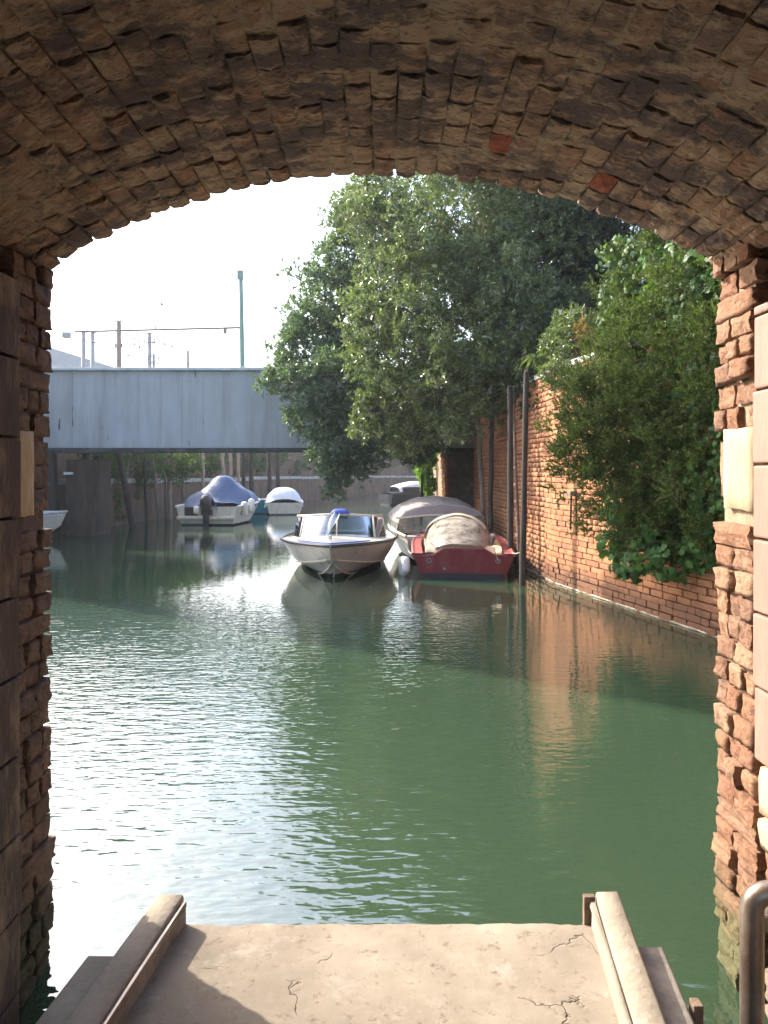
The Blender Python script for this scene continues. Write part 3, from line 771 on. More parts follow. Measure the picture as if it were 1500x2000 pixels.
MB().add([at(-160, 722, 75), at(240, 722, 75), at(85, 674, 75), at(-160, 660, 75), at(-160, 722, 95), at(240, 722, 95), at(85, 674, 95), at(-160, 660, 95)],
         [(0, 1, 2, 3), (1, 5, 6, 2), (2, 6, 7, 3), (0, 3, 7, 4), (4, 7, 6, 5)]).make('roof', M['roof_grey'], bd)
MB().box(wx(-150, 75), wx(228, 75), 75.5, 90, 1, wz(725, 75)).make('wall', M['house_wall'], bd)
bi = root('bird', 'small dark bird in flight against the white sky', 'bird', tuple(at(317, 596, 30)))
p = at(317, 596, 30)
mb = MB(); mb.tube([p + Vector((-.10, 0, 0)), p + Vector((-.05, 0, .01)), p + Vector((.03, 0, .01)), p + Vector((.08, 0, .02)), p + Vector((.11, 0, .02))], [.006, .028, .03, .02, .004], 7)
mb.add([p + Vector((-.03, 0, .02)), p + Vector((.04, 0, .02)), p + Vector((.02, -.16, .07)), p + Vector((-.05, -.22, .05))], [(0, 1, 2, 3)])
mb.add([p + Vector((-.03, 0, .02)), p + Vector((.04, 0, .02)), p + Vector((.02, .16, .07)), p + Vector((-.05, .22, .05))], [(0, 1, 2, 3)])
mb.make('body', M['bird'], bi)

# ------------------------------------------------------------------ boats
def paint(name, col, rough=.35, dirt=(.25, .22, .18), amt=.5):
    t = NT(name); p = t.pos()
    c = t.mix(t.math('MULTIPLY', t.ramp(t.noise(5, 7, .7, t.mapping(p, (1.5, 1.5, .7))), [(.5, 0), (.75, 1)]), amt), col, dirt)
    c = t.mix(t.ramp(t.noise(40, 3, .6, p), [(.62, 0), (.7, amt)]), c, tuple(a * .5 for a in col))
    t.set(c, rough); t.bump(t.noise(9, 3, .5, p), .06, .02); return t.m
def cloth(name, col, rough=.75, scale=5, amt=.35):
    t = NT(name); p = t.pos()
    c = t.mix(t.math('MULTIPLY', t.ramp(t.noise(scale, 6, .65, p), [(.35, 0), (.7, 1)]), amt), col, tuple(a * .55 for a in col))
    t.set(c, rough); t.bump(t.math('ADD', t.noise(6, 3, .5, t.mapping(p, (1, 1, .4))), t.math('MULTIPLY', t.noise(30, 3, .5, p), .15)), .35, .05); return t.m
M['white_hull'] = paint('white_hull', (.56, .54, .48), .35, (.27, .21, .14), .75)
M['cream_hull'] = paint('cream_hull', (.58, .53, .44), .4, (.30, .24, .16), .5)
M['red_hull'] = paint('red_hull', (.135, .008, .012), .45, (.20, .075, .06), .85)
M['pink_trim'] = paint('pink_trim', (.28, .06, .06), .5, (.45, .30, .24), .6)
M['blue_trim'] = paint('blue_trim', (.04, .10, .32), .35, (.10, .12, .2), .4)
M['teal_hull'] = paint('teal_hull', (.04, .22, .27), .4, (.12, .2, .2), .5)
M['antifoul'] = paint('antifoul', (.02, .022, .025), .6, (.05, .05, .04), .5)
M['dark_hull'] = paint('dark_hull', (.03, .035, .045), .35, (.08, .08, .08), .4)
M['black_plastic'] = paint('black_plastic', (.02, .021, .024), .35, (.05, .05, .05), .3)
M['blue_tarp'] = cloth('blue_tarp', (.06, .105, .22), .6, 4, .6)
M['blue_hood'] = cloth('blue_hood', (.03, .07, .33), .6)
M['grey_canvas'] = cloth('grey_canvas', (.33, .28, .28), .8)
M['beige_canvas'] = cloth('beige_canvas', (.58, .46, .31), .8, 7, .4)
M['white_tarp'] = cloth('white_tarp', (.66, .68, .72), .6)
M['rope'] = cloth('rope', (.45, .38, .28), .9, 20)
M['fender'] = paint('fender', (.72, .70, .66), .45, (.4, .36, .3), .5)
M['deck_junk'] = simple('deck_junk', (.25, .13, .07), .9, .5, 14, .8, dirt=(.4, .3, .18))
def glass_mat(name, tint, gl=.12, fac=.10, milk=0.0, milkcol=(.6, .6, .55)):
    t = NT(name); t.t.nodes.remove(t.b)
    tr = t.n('BsdfTransparent'); tr.inputs[0].default_value = (*tint, 1)
    g = t.n('BsdfGlossy'); g.inputs['Roughness'].default_value = gl
    fr = t.n('Fresnel'); fr.inputs[0].default_value = 1.5
    mx = t.n('MixShader'); t.l(t.math('ADD', fr.outputs[0], fac), mx.inputs[0]); t.l(tr.outputs[0], mx.inputs[1]); t.l(g.outputs[0], mx.inputs[2])
    o = mx.outputs[0]
    if milk:
        df = t.n('BsdfDiffuse'); df.inputs[0].default_value = (*milkcol, 1)
        m2 = t.n('MixShader'); t.l(t.math('MULTIPLY', t.ramp(t.noise(5, 6, .75, t.mapping(t.pos(), (1, 1, 1.8))), [(.36, .25), (.6, 1)]), milk), m2.inputs[0]); t.l(o, m2.inputs[1]); t.l(df.outputs[0], m2.inputs[2]); o = m2.outputs[0]
    t.l(o, t.out.inputs[0]); return t.m
M['glass'] = glass_mat('glass', (.30, .37, .40), .03, .02)
M['vinyl'] = glass_mat('vinyl', (.55, .52, .47), .14, .06, .85, (.40, .36, .31))
M['clear_vinyl'] = glass_mat('clear_vinyl', (.62, .64, .58), .12, .06, .45, (.42, .42, .36))

def boat_root(name, label, px, py, d, rz, group=None):
    return root(name, label, 'boat', (wx(px, d), d, 0), rz, group)
def hull_fn(L, B, sheer_s, sheer_b, chine_s, chine_b, keel, pw=2.6, tb=.86, rake=.35):
    """returns f(t) -> keel, chine, sheer points (right side) with t 0 stern .. 1 bow; local y forward"""
    def f(t):
        w = (tb + (1 - tb) * min(1, t / .35)) * (1 - max(0, (t - .35) / .65) ** pw)
        b = B / 2 * w
        sz = sheer_s + (sheer_b - sheer_s) * t ** 1.8
        cz = chine_s + (chine_b - chine_s) * max(0, (t - .3) / .7) ** 1.7
        kz = keel + (.62 * cz - keel) * max(0, (t - .72) / .28) ** 2.2
        cb = b * (.84 - .30 * t ** 2)
        y = t * L
        yk = y - rake * max(0, (t - .55) / .45) ** 1.5
        yc = y - rake * .45 * max(0, (t - .55) / .45) ** 1.5
        return Vector((0, yk, kz)), Vector((cb, yc, cz)), Vector((b, y, sz))
    return f
def build_hull(g, f, mat, lower, n=22, trans=True, thick=.05, deck_mat=None, deck_from=.55, floor_mat=None, trim=None, trim_r=.03):
    rings = []; low = []
    for i in range(n + 1):
        t = i / n; k, c, s = f(t)
        def mir(p): return Vector((-p.x, p.y, p.z))
        side = [s, s * .66 + c * .34 + Vector((.015 * s.x, 0, 0)), s * .33 + c * .67 + Vector((.012 * s.x, 0, 0)), c]
        rings.append(side); low.append((c, k))
    mb = MB()
    mb.loft([[p for p in r] for r in rings]); mb.loft([[Vector((-p.x, p.y, p.z)) for p in r][::-1] for r in rings])
    if trans:
        k, c, s = f(0); mb.add([s, c, Vector((-c.x, c.y, c.z)), Vector((-s.x, s.y, s.z))], [(0, 1, 2, 3)])
    autosmooth(mb.make('hull', mat, g, world=False), 30)
    mb = MB(); mb.loft([[c, c * .5 + k * .5, k, Vector((-c.x, c.y, c.z)) * .5 + k * .5, Vector((-c.x, c.y, c.z))] for c, k in low], capa=True)
    autosmooth(mb.make('hull_bottom', lower, g, world=False), 30)
    # gunwale trim
    P = [f(i / n)[2] for i in range(n + 1)]
    pts = [p + Vector((.005, 0, .0)) for p in P] + [Vector((-p.x - .005, p.y, p.z)) for p in P[::-1]][1:]
    if trim: autosmooth(MB().tube(pts, trim_r, 8).make('rub_rail', trim, g, world=False), 60)
    if floor_mat:
        fl = []
        for i in range(n + 1):
            k, c, s = f(i / n); fl.append([Vector((c.x * .96, c.y, max(c.z, .05) + .04)), Vector((-c.x * .96, c.y, max(c.z, .05) + .04))])
        MB().loft(fl).make('floor', floor_mat, g, world=False)
        inn = []
        for i in range(n + 1):
            k, c, s = f(i / n); inn.append([Vector((max(0, s.x - thick), s.y - (.04 if i == n else 0), s.z - .004)), Vector((max(0, c.x * .96), c.y, max(c.z, .05) + .045))])
        mb = MB().loft([r[::-1] for r in inn]); mb.loft([[Vector((-p.x, p.y, p.z)) for p in r] for r in inn]); mb.make('liner', floor_mat, g, world=False)
    if deck_mat:
        dk = []
        for i in range(n + 1):
            t = deck_from + (1 - deck_from) * i / n; k, c, s = f(t)
            row = []
            for u in (-1, -.6, -.2, .2, .6, 1): row.append(Vector((s.x * u * .985, s.y - (.01 if i == n else 0), s.z + .07 * (1 - u * u) * min(1, s.x * 2) + .004)))
            dk.append(row)
        autosmooth(MB().loft(dk).make('foredeck', deck_mat, g, world=False), 40)
def dome(name, g, mat, rings_fn, nt=16, nu=14, smooth=45):
    mb = MB().loft([[rings_fn(i / nt, j / nu) for j in range(nu + 1)] for i in range(nt + 1)])
    o = mb.make(name, mat, g, world=False); autosmooth(o, smooth); return o
def outboard(g, x, y, z, mat, s=1.0, tilt=0):
    Mx = Matrix.Translation((x, y, z)) @ Matrix.Rotation(tilt, 4, 'X')
    mb = MB(); 
    prof = [(.0, .10, .13), (.10, .15, .20), (.28, .15, .21), (.38, .11, .15), (.41, .03, .05)]
    rings = [[Mx @ (Vector((a * math.cos(t) * 1.0, -.12 + b * math.sin(t), h)) * s) for t in [2 * math.pi * k / 12 for k in range(12)]] for h, a, b in prof]
    mo = mb.loft(rings, closed=True, capa=True, capb=True).make('outboard_motor', mat, g, world=False); autosmooth(mo, 60); WL[mo] = Vector((0, 0, 0))
    MB().cbox(-.06 * s, .06 * s, -.2 * s, -.04 * s, -.75 * s, .02 * s, .015, Mx).make('motor_leg', mat, mo, world=False)
    MB().cbox(-.13 * s, .13 * s, -.14 * s, .06 * s, -.12 * s, .02 * s, .02, Mx).make('clamp', mat, mo, world=False)
    return mo
def fender(g, x, y, z, r=.09, L=.34, rotx=0):
    Mx = Matrix.Translation((x, y, z)) @ Matrix.Rotation(rotx, 4, 'X')
    rings = []
    for h, q in ((-.5, .15), (-.47, .6), (-.38, .93), (-.2, 1), (.2, 1), (.38, .93), (.47, .6), (.5, .2)):
        rings.append([Mx @ Vector((r * q * math.cos(t), r * q * math.sin(t), h * L)) for t in [2 * math.pi * k / 10 for k in range(10)]])
    return autosmooth(MB().loft(rings, closed=True, capa=True, capb=True).make('fender', M['fender'], g, world=False), 70)

# 1. white motorboat, bow towards us
b1 = boat_root('motorboat', 'white motorboat with wraparound windscreen, bow pointing at the arch', 675, 1120, 15.75, R(180))
f1 = hull_fn(4.6, 2.12, .50, .60, .10, .36, -.18, pw=2.5, tb=.88, rake=.75)
build_hull(b1, f1, M['white_hull'], M['white_hull'], 26, deck_mat=M['white_hull'], deck_from=.52, floor_mat=M['cream_hull'], trim=M['dark_hull'], trim_r=.026)
# blue stripe along the deck edge by the bow
P = [f1(.80 + .20 * i / 8)[2] for i in range(9)]
mb = MB()
for sgn in (1, -1): mb.loft([[Vector((sgn * p.x * .97, p.y - .02, p.z + .03)), Vector((sgn * max(0, p.x * .97 - .05), p.y - .03, p.z + .048))] for p in P])
mb.make('bow_stripe', M['blue_trim'], b1, world=False)
for sgn in (1, -1):                                  # spray rails
    for lo, hi, za in ((.45, .97, .0), (.55, .985, .5)):
        pts = []
        for i in range(14):
            t = lo + (hi - lo) * i / 13; k, c, s = f1(t); q = c + (k - c) * za; pts.append(Vector((sgn * (q.x + .008), q.y + .006, q.z)))
        MB().tube(pts, .016, 6).make('spray_rail', M['cream_hull'], b1, world=False)
MB().tube([f1(1)[2] + Vector((0, .01, 0)), f1(1)[1] + Vector((0, .015, 0)), f1(1)[0] + Vector((0, .01, 0)), f1(.93)[0]], .018, 6).make('stem_band', M['cream_hull'], b1, world=False)
mb = MB()                                            # dark waterline growth
for sgn in (1, -1):
    rr = []
    for i in range(27):
        k, c, s = f1(i / 26); z0 = .07
        tt = min(1, max(0, (z0 - k.z) / max(.001, c.z - k.z))) if c.z > z0 else 1
        q = k + (c - k) * tt
        rr.append([Vector((sgn * (q.x + .006), q.y + .004, q.z)), Vector((sgn * (k.x + .004), k.y + .006, k.z - .01))])
    mb.loft(rr if sgn > 0 else [r[::-1] for r in rr])
mb.make('waterline_growth', M['antifoul'], b1, world=False)
# windscreen: foot curve on the deck and raked head
WP = [(-.86, 1.55), (-.84, 2.25), (-.66, 2.75), (-.28, 2.98), (0, 3.02), (.28, 2.98), (.66, 2.75), (.84, 2.25), (.86, 1.55)]
def dz(x, y): t = y / 4.6; return f1(t)[2].z + .07 * (1 - min(1, (x / max(.2, f1(t)[2].x)) ** 2)) + .005
foot = [Vector((x, y, dz(x, y) - .02)) for x, y in WP]
head = [Vector((x * .93, y - (.30 if 1 < i < 7 else .22), dz(x, y) + (.36 if 0 < i < 8 else .20))) for i, (x, y) in enumerate(WP)]
ws = MB().tube(head, .02, 8).make('windscreen_frame', M['cream_hull'], b1, world=False, smooth=True); WL[ws] = Vector((0, 0, 0))
MB().tube(foot, .018, 8).make('frame_foot', M['cream_hull'], ws, world=False, smooth=True)
for i in (0, 2, 4, 6, 8): MB().tube([foot[i], head[i]], .022 if i in (2, 6) else .012, 6).make('pillar', M['cream_hull'], ws, world=False, smooth=True)
for i in (0, 2, 4, 6):
    MB().loft([[foot[i], foot[i + 1], foot[i + 2]], [head[i], head[i + 1], head[i + 2]]]).make('pane', M['glass'], ws, world=False, smooth=True)
c0 = head[4]                                         # bundled cover over the middle of the screen
dome('draped_cloth', b1, M['white_tarp'], lambda u, v: c0.lerp(foot[4] + Vector((.16, .10, .03)), u) + Vector(((v - .5) * (.10 + .04 * math.sin(u * 5)) , .03 + .03 * math.sin(v * 9 + u * 4), .03 * math.cos(v * 7) + .02)), 10, 8, 70)
dome('cover_cap', b1, M['blue_hood'], lambda u, v: c0 + Vector((-.04 + .17 * (2 * u - 1), -.06 + .13 * math.cos(v * math.pi), .015 + .085 * math.sin(v * math.pi) * (1 - (2 * u - 1) ** 4))), 8, 8)
MB().cbox(-.5, .5, 1.6, 2.0, .25, .62, .03).make('helm_console', M['dark_hull'], b1, world=False)
MB().cbox(-.7, .7, .4, .8, .2, .5, .04).make('bench_seat', M['blue_hood'], b1, world=False)
MB().tube([f1(1)[2] + Vector((.02, -.3, .08)), f1(1)[2] + Vector((.02, -.3, .14))], .03, 8).make('bow_cleat', M['fender'], b1, world=False)

# 2. red boat, stern towards us
D2 = 11.9
b2 = boat_root('red_boat', 'red boat with clear and beige hood, stern towards the arch', 905, 1128, D2, R(-4))
f2 = hull_fn(4.3, 1.72, .40, .58, .04, .25, -.2, pw=2.4, tb=.93, rake=.4)
build_hull(b2, f2, M['red_hull'], M['antifoul'], 22, trans=False, floor_mat=M['deck_junk'], trim=M['pink_trim'], trim_r=.028, thick=.10)
k, c, s = f2(0)                                       # transom with a notched top and thickness
prof = [(-s.x, s.z - .04), (-s.x * .62, s.z - .03), (-s.x * .40, s.z + .075), (s.x * .42, s.z + .075), (s.x * .62, s.z - .02), (s.x, s.z - .04), (c.x, c.z), (0, -.12), (-c.x, c.z)]
mb = MB().loft([[Vector((x, -.012, z)) for x, z in prof], [Vector((x, .05, z)) for x, z in prof]], closed=True, capa=True, capb=True); tr = mb.make('transom', M['red_hull'], b2, world=False); WL[tr] = Vector((0, 0, 0))
MB().box(-c.x * .98, c.x * .98, -.016, .0, c.z - .05, c.z + .055).make('scum_band', M['antifoul'], b2, world=False)
MB().tube([Vector((-.30, -.012, .17)), Vector((-.30, -.03, .17))], .022, 8).make('drain_plug', M['grey_metal'], b2, world=False)
for sx in (-.55, .55): MB().tube([Vector((sx + .035 * math.cos(a_), -.02, .30 + .035 * math.sin(a_))) for a_ in [k_ * math.pi / 5 for k_ in range(11)]], .007, 5).make('mooring_ring', M['grey_metal'], b2, world=False)
MB().tube([Vector((x, .018, z + .005)) for x, z in prof[:6]], .022, 6).make('transom_cap', M['red_hull'], b2, world=False)
for sgn in (1, -1):                                  # broad side decks
    rr = []
    for i in range(23):
        p = f2(i / 22)[2]; rr.append([Vector((sgn * p.x, p.y, p.z + .012)), Vector((sgn * max(0, p.x - .15), p.y, p.z + .016))])
    MB().loft(rr).make('side_deck', M['pink_trim'], b2, world=False)
def hood(u, v):                                      # clear hood, u along the boat, v across
    y = .30 + 1.5 * u; a = v * math.pi; w = .60 * (1 - .25 * (1 - u) ** 2)
    hgt = .54 * math.sin(min(1, .12 + u * 1.15) * math.pi / 2) ** .8
    x = -.06 - w * math.cos(a) * (1 if u > .0 else .9); fold = .018 * mnoise.noise(Vector((x * 6, y * 5, 1)))
    return Vector((x + fold, y - .25 * math.sin(a) * (1 - u) + fold, .42 + hgt * math.sin(a) ** .75 + fold))
dome('clear_hood', b2, M['vinyl'], hood, 16, 20)
mb = MB()                                            # beige band along the hood's crown and left edge
pts = [hood(.55 + .12 * math.sin(i / 20 * 3.1), .04 + .80 * i / 20) + Vector((0, -.03, .012)) for i in range(21)]
mb.loft([[p + Vector((-.035, -.05, .0)), p + Vector((-.01, -.02, .03)), p + Vector((.02, .06, .012))] for p in pts]); autosmooth(mb.make('hood_band', M['beige_canvas'], b2, world=False), 60)
mb = MB(); 
pts = [hood(.99, i / 20) for i in range(21)]
MB().tube(pts, .014, 6).make('hood_bow', M['grey_metal'], b2, world=False)
dome('crumpled_tarp', b2, M['beige_canvas'], lambda u, v: Vector((-.62 + 1.25 * u, .18 + .32 * v, .40 + .10 * math.sin(v * 3.1) + .05 * mnoise.noise(Vector((u * 7, v * 4, 3))))), 24, 10, 80)
MB().tube([Vector((.48, -.02, .52)), Vector((.52, -.03, .4)), Vector((.56, -.03, .30))], .007, 5).make('rope_end', M['rope'], b2, world=False)
fender(b2, -.98, .35, .16, .085, .34, R(12)); fender(b2, -.93, .05, .22, .07, .26, R(-10))

mb = MB(); A_ = Vector((.78, .06, .42)); 
mb.tube([A_.lerp(Vector((1.02, -.62, .75)), i / 8) + Vector((0, 0, -.10 * math.sin(math.pi * i / 8))) for i in range(9)], .010, 5); mb.make('mooring_line', M['rope'], b2, world=False)
mb = MB(); mb.tube([Vector((-.80, .1, .42)).lerp(Vector((-1.0, 1.3, .50)), i / 8) + Vector((0, 0, -.10 * math.sin(math.pi * i / 8))) for i in range(9)], .010, 5); mb.make('mooring_line', M['rope'], b2, world=False)
# 3. boat with the grey dome canopy behind the red one
D3 = 14.2
b3 = boat_root('canopy_boat', 'white boat under grey dome canopy moored behind the red boat', 880, 1080, D3, R(6))
f3 = hull_fn(4.8, 1.9, .50, .66, .06, .3, -.2, pw=2.4, tb=.9, rake=.5)
build_hull(b3, f3, M['white_hull'], M['antifoul'], 22, floor_mat=M['cream_hull'], trim=M['cream_hull'], trim_r=.03)
def cano(u, v):
    y = .9 + 1.9 * u; a = v * math.pi; e = math.sin(math.pi * (.18 + .64 * u)) ** .6
    return Vector((-.92 * math.cos(a) * (.90 + .1 * e), y, .70 + (.50 * e) * math.sin(a) ** .85 + .012 * math.sin(v * 40)))
dome('canopy', b3, M['grey_canvas'], cano, 14, 24)
for u in (.02, .5, .98):
    MB().tube([cano(u, i / 16) + Vector((0, 0, .006)) for i in range(17)], .013, 6).make('canopy_hoop', M['cream_hull'], b3, world=False)
sg = MB().loft([[Vector((-.93, .95 + 1.8 * i / 8, .52)) for i in range(9)], [cano(i / 8, 0) for i in range(9)]]); sg.make('side_window', M['clear_vinyl'], b3, world=False)
up3 = [cano(0, i / 24) for i in range(25)]
MB().loft([[Vector((p.x, p.y - .02, min(p.z, .84))) for p in up3], [p + Vector((0, -.004, 0)) for p in up3]]).make('stern_curtain', M['grey_canvas'], b3, world=False)
MB().loft([[Vector((p.x * .98, .88, .50)) for p in up3], [Vector((p.x, p.y - .02, min(p.z, .84))) for p in up3]]).make('stern_window', M['clear_vinyl'], b3, world=False)
MB().tube([Vector((-.95, .88, .80)), Vector((-.25, .86, .86)), Vector((.4, .86, .86))], .022, 6).make('window_rail', M['cream_hull'], b3, world=False)
MB().cbox(-.8, .8, .2, .75, .2, .46, .03).make('stern_bench', M['cream_hull'], b3, world=False)

# 4. white boat with blue tarpaulin and outboard, stern quarter to us
D4 = 24.3
b4 = boat_root('tarpaulin_boat', 'white boat under blue tarpaulin with outboard motor by the quay posts', 404, 1015, D4, R(-5))
f4 = hull_fn(4.7, 2.25, .62, .85, .05, .3, -.2, pw=2.4, tb=.92, rake=.5)
build_hull(b4, f4, M['white_hull'], M['antifoul'], 22, trans=True, floor_mat=M['cream_hull'], trim=M['fender'], trim_r=.04, deck_mat=M['white_hull'], deck_from=.6)
MB().cbox(-.75, -.30, -.03, .0, .32, .60, .02).make('motor_well', M['black_plastic'], b4, world=False)
def tarp(u, v):
    y = .45 + 3.4 * u; a = (v - .5) * 2
    ridge = 1.62 * min(1, u / .30) ** .55 * (1 - .42 * max(0, (u - .42) / .58) ** 1.3)
    ridge = max(ridge, .72)
    edge = .60 + .05 * math.sin(u * 22 + a * 3)
    w = f4(min(1, .1 + .74 * u))[2].x * 1.04
    k = 1 - abs(a) ** 1.35
    fold = .05 * math.sin(u * 19 + a * 2.5) * (1 - k) + .05 * mnoise.noise(Vector((a * 3, u * 8, 5))) + .05 * abs(mnoise.noise(Vector((a * 2.2 + u * 3, u * 3, 8))))
    return Vector((a * w + fold * (1 if a > 0 else -1), y, edge + (ridge - edge) * k ** .8 + fold))
dome('tarpaulin', b4, M['blue_tarp'], tarp, 26, 22, 60)
mo = outboard(b4, .06, -.12, .50, M['black_plastic'], 1.25)
dome('motor_hood', b4, M['blue_hood'], lambda u, v: Vector((.06 + .30 * (2 * u - 1), .05 + .34 * (v - .3), 1.02 - .5 * abs(2 * u - 1) ** 1.8 - .35 * v * v + .03 * mnoise.noise(Vector((u * 5, v * 4, 7))))), 14, 10, 70)
MB().cbox(-.95, .95, -.20, -.02, .20, .30, .03).make('swim_platform', M['cream_hull'], b4, world=False)
fender(b4, 1.12, .55, .52, .12, .5, R(10)); fender(b4, 1.18, 1.1, .60, .12, .5, R(-14)); fender(b4, -.2, -.42, .52, .10, .26)

# 5. teal boat lying along the quay, and the white-covered one beside it
D5 = 31.0
b5 = boat_root('teal_boat', 'small teal boat between the blue tarpaulin and the white cover', 507, 1000, D5, R(-18))
f5 = hull_fn(3.2, 1.0, .55, .70, .05, .25, -.2, pw=2.3, tb=.9, rake=.3)
build_hull(b5, f5, M['teal_hull'], M['antifoul'], 18, floor_mat=M['cream_hull'], trim=M['cream_hull'], trim_r=.035)
MB().cbox(-.38, .38, .25, .5, .40, .60, .03).make('stern_seat', M['teal_hull'], b5, world=False)
MB().cbox(-.38, .38, 1.5, 1.75, .40, .60, .03).make('bench_seat', M['cream_hull'], b5, world=False)
D8 = 30.4
b8 = boat_root('covered_boat', 'white boat wrapped in a pale blue-white cover near the far bend', 556, 995, D8, R(10))
f8 = hull_fn(4.2, 1.62, .50, .70, .05, .25, -.2, pw=2.3, tb=.92, rake=.3)
build_hull(b8, f8, M['white_hull'], M['antifoul'], 18, deck_mat=M['white_hull'], deck_from=.03, trim=M['fender'], trim_r=.03)
def cov8(u, v):
    a = (v - .5) * 2; y = .12 + 3.6 * u; w = f8(min(1, .02 + .9 * u))[2].x * 1.06
    fold = .03 * mnoise.noise(Vector((a * 4, u * 9, 3)))
    return Vector((a * w, y, .30 + .88 * (1 - abs(a) ** 2.6) ** .7 * min(1, (u + .02) / .16) ** .45 * (1 - .35 * u) + fold))
dome('white_cover', b8, M['white_tarp'], cov8, 20, 18, 60)

# 6. white boat half hidden by the left pier
D6 = 18.3
b6 = boat_root('covered_boat', 'white covered boat peeping out from behind the shadowed pier', 60, 1060, D6, R(-78))
b6.location.x = wx(130, D6) - 4.68
f6 = hull_fn(4.4, 1.7, .52, .72, .05, .35, -.2, pw=2.2, tb=.9, rake=.35)
build_hull(b6, f6, M['cream_hull'], M['cream_hull'], 20, deck_mat=M['white_hull'], deck_from=.05, trim=M['white_hull'], trim_r=.03)
dome('white_cover', b6, M['white_tarp'], lambda u, v: Vector(((v - .5) * 2 * f6(.1 + .88 * u)[2].x * 1.03, f6(.1 + .88 * u)[2].y, f6(.1 + .88 * u)[2].z - .08 + .42 * (1 - abs((v - .5) * 2) ** 2) * (1 - .75 * u))), 18, 14, 60)

# 7. dark boat far beyond the bridge
D7 = 40.0
b7 = boat_root('cabin_boat', 'dark cabin boat far beyond the bridge under the hanging leaves', 800, 985, D7, R(-62))
b7.location.x = wx(752, D7)
f7 = hull_fn(4.6, 1.9, .62, .8, .08, .3, -.2, pw=2.4, tb=.9, rake=.4)
build_hull(b7, f7, M['dark_hull'], M['antifoul'], 18, deck_mat=M['dark_hull'], deck_from=.02, trim=M['dark_hull'], trim_r=.035)
dome('cabin_roof', b7, M['white_tarp'], lambda u, v: Vector(((v - .5) * 1.5, .5 + 2.9 * u, .72 + .55 * (1 - abs((v - .5) * 2) ** 2.5) ** .5 * math.sin(math.pi * (.12 + .8 * u)) ** .7)), 14, 12, 60)
MB().cbox(-.78, .78, .7, 3.0, .70, .98, .05).make('cabin_window', M['black_plastic'], b7, world=False)
MB().tube([Vector((.0, 4.2, .8)), Vector((0, 4.2, 1.9))], .06, 6).make('bow_post', M['dark_hull'], b7, world=False)

# ------------------------------------------------------------------ vegetation
def unit(a): return a / np.maximum(1e-9, np.linalg.norm(a, axis=-1, keepdims=True))
def wob3(p, s, k=0.0):
    return (np.sin(p[:, 0] * s + 1.3 + k) * np.sin(p[:, 1] * s * 1.13 + 2.1 + k * 2) + np.sin(p[:, 2] * s * .93 + .4 + k) * np.sin(p[:, 0] * s * 1.7 + p[:, 1] * s * .6 + k)
            + .6 * np.sin(p[:, 0] * s * 2.3 + p[:, 2] * s * 2.1 + k) * np.sin(p[:, 1] * s * 2.7 - k)) / 2.0
def fast_mesh(name, verts, tris, mat):
    me = bpy.data.meshes.new(name); nv, nf = len(verts), len(tris)
    me.vertices.add(nv); me.vertices.foreach_set('co', np.asarray(verts, np.float32).ravel())
    me.loops.add(nf * 3); me.loops.foreach_set('vertex_index', np.asarray(tris, np.int32).ravel())
    me.polygons.add(nf); me.polygons.foreach_set('loop_start', np.arange(0, nf * 3, 3, dtype=np.int32))
    me.update(calc_edges=True); me.materials.append(mat); return me
def leaf_quads(base, d, L, W, rng, fold=.18, curl=.12):
    """lanceolate leaves: two triangles folded along the midrib"""
    n = len(base); s = unit(np.cross(d, rng.normal(size=(n, 3)))); up = np.cross(s, d)
    L = L[:, None]; W = W[:, None]
    mid = base + d * L * .45
    v = np.stack([base, mid + s * W * .5 + up * W * fold, base + d * L - up * L * curl, mid - s * W * .5 + up * W * fold], 1).reshape(-1, 3)
    i = np.arange(n)[:, None] * 4
    t = np.concatenate([i + np.array([[0, 1, 2]]), i + np.array([[0, 2, 3]])], 1).reshape(-1, 3)
    return v, t
def ivy_leaves(base, d, nrm, S, rng):
    out = np.array([(0, 0), (.30, -.12), (.55, .12), (.36, .38), (.42, .68), (.18, .66), (0, 1.0), (-.18, .66), (-.42, .68), (-.36, .38), (-.55, .12), (-.30, -.12)]) 
    n = len(base); s = unit(np.cross(d, nrm)); nn = np.cross(s, d)
    v = base[:, None, :] + S[:, None, None] * (out[None, :, :1] * s[:, None, :] + out[None, :, 1:] * d[:, None, :] + (np.abs(out[None, :, :1]) * -.25) * nn[:, None, :])
    c = base + S[:, None] * .35 * d
    v = np.concatenate([v, c[:, None, :]], 1).reshape(-1, 3); k = len(out)
    tri = np.array([[j, (j + 1) % k, k] for j in range(k)])
    t = (np.arange(n)[:, None, None] * (k + 1) + tri[None]).reshape(-1, 3)
    return v, t
def sample_lumps(lumps, n, rng, shell=.5, wob=.22, gap=.25, ws=2.2, flat=1.0):
    C = np.array([l[:3] for l in lumps]); Rr = np.array([l[3] for l in lumps]); w = Rr ** 2; w = w / w.sum()
    out = []; dirs = []; tot = 0
    while tot < n:
        m_ = n * 2; k = rng.choice(len(lumps), m_, p=w); u = unit(rng.normal(size=(m_, 3)))
        rad = Rr[k] * (shell + (1 - shell) * rng.random(m_) ** .55)
        rad = rad * (1 + wob * wob3(u * 2.0 + C[k], ws) + .08 * rng.normal(size=m_))
        p = C[k] + u * rad[:, None] * np.array([1, 1, flat])
        dist = np.linalg.norm(p[:, None, :] - C[None], axis=2) / Rr[None]
        keep = (dist.min(1) > shell * .92) & (wob3(p, 2.6, 1.7) > -1 + gap)
        out.append(p[keep]); dirs.append(u[keep]); tot += keep.sum()
    return np.concatenate(out)[:n], np.concatenate(dirs)[:n]
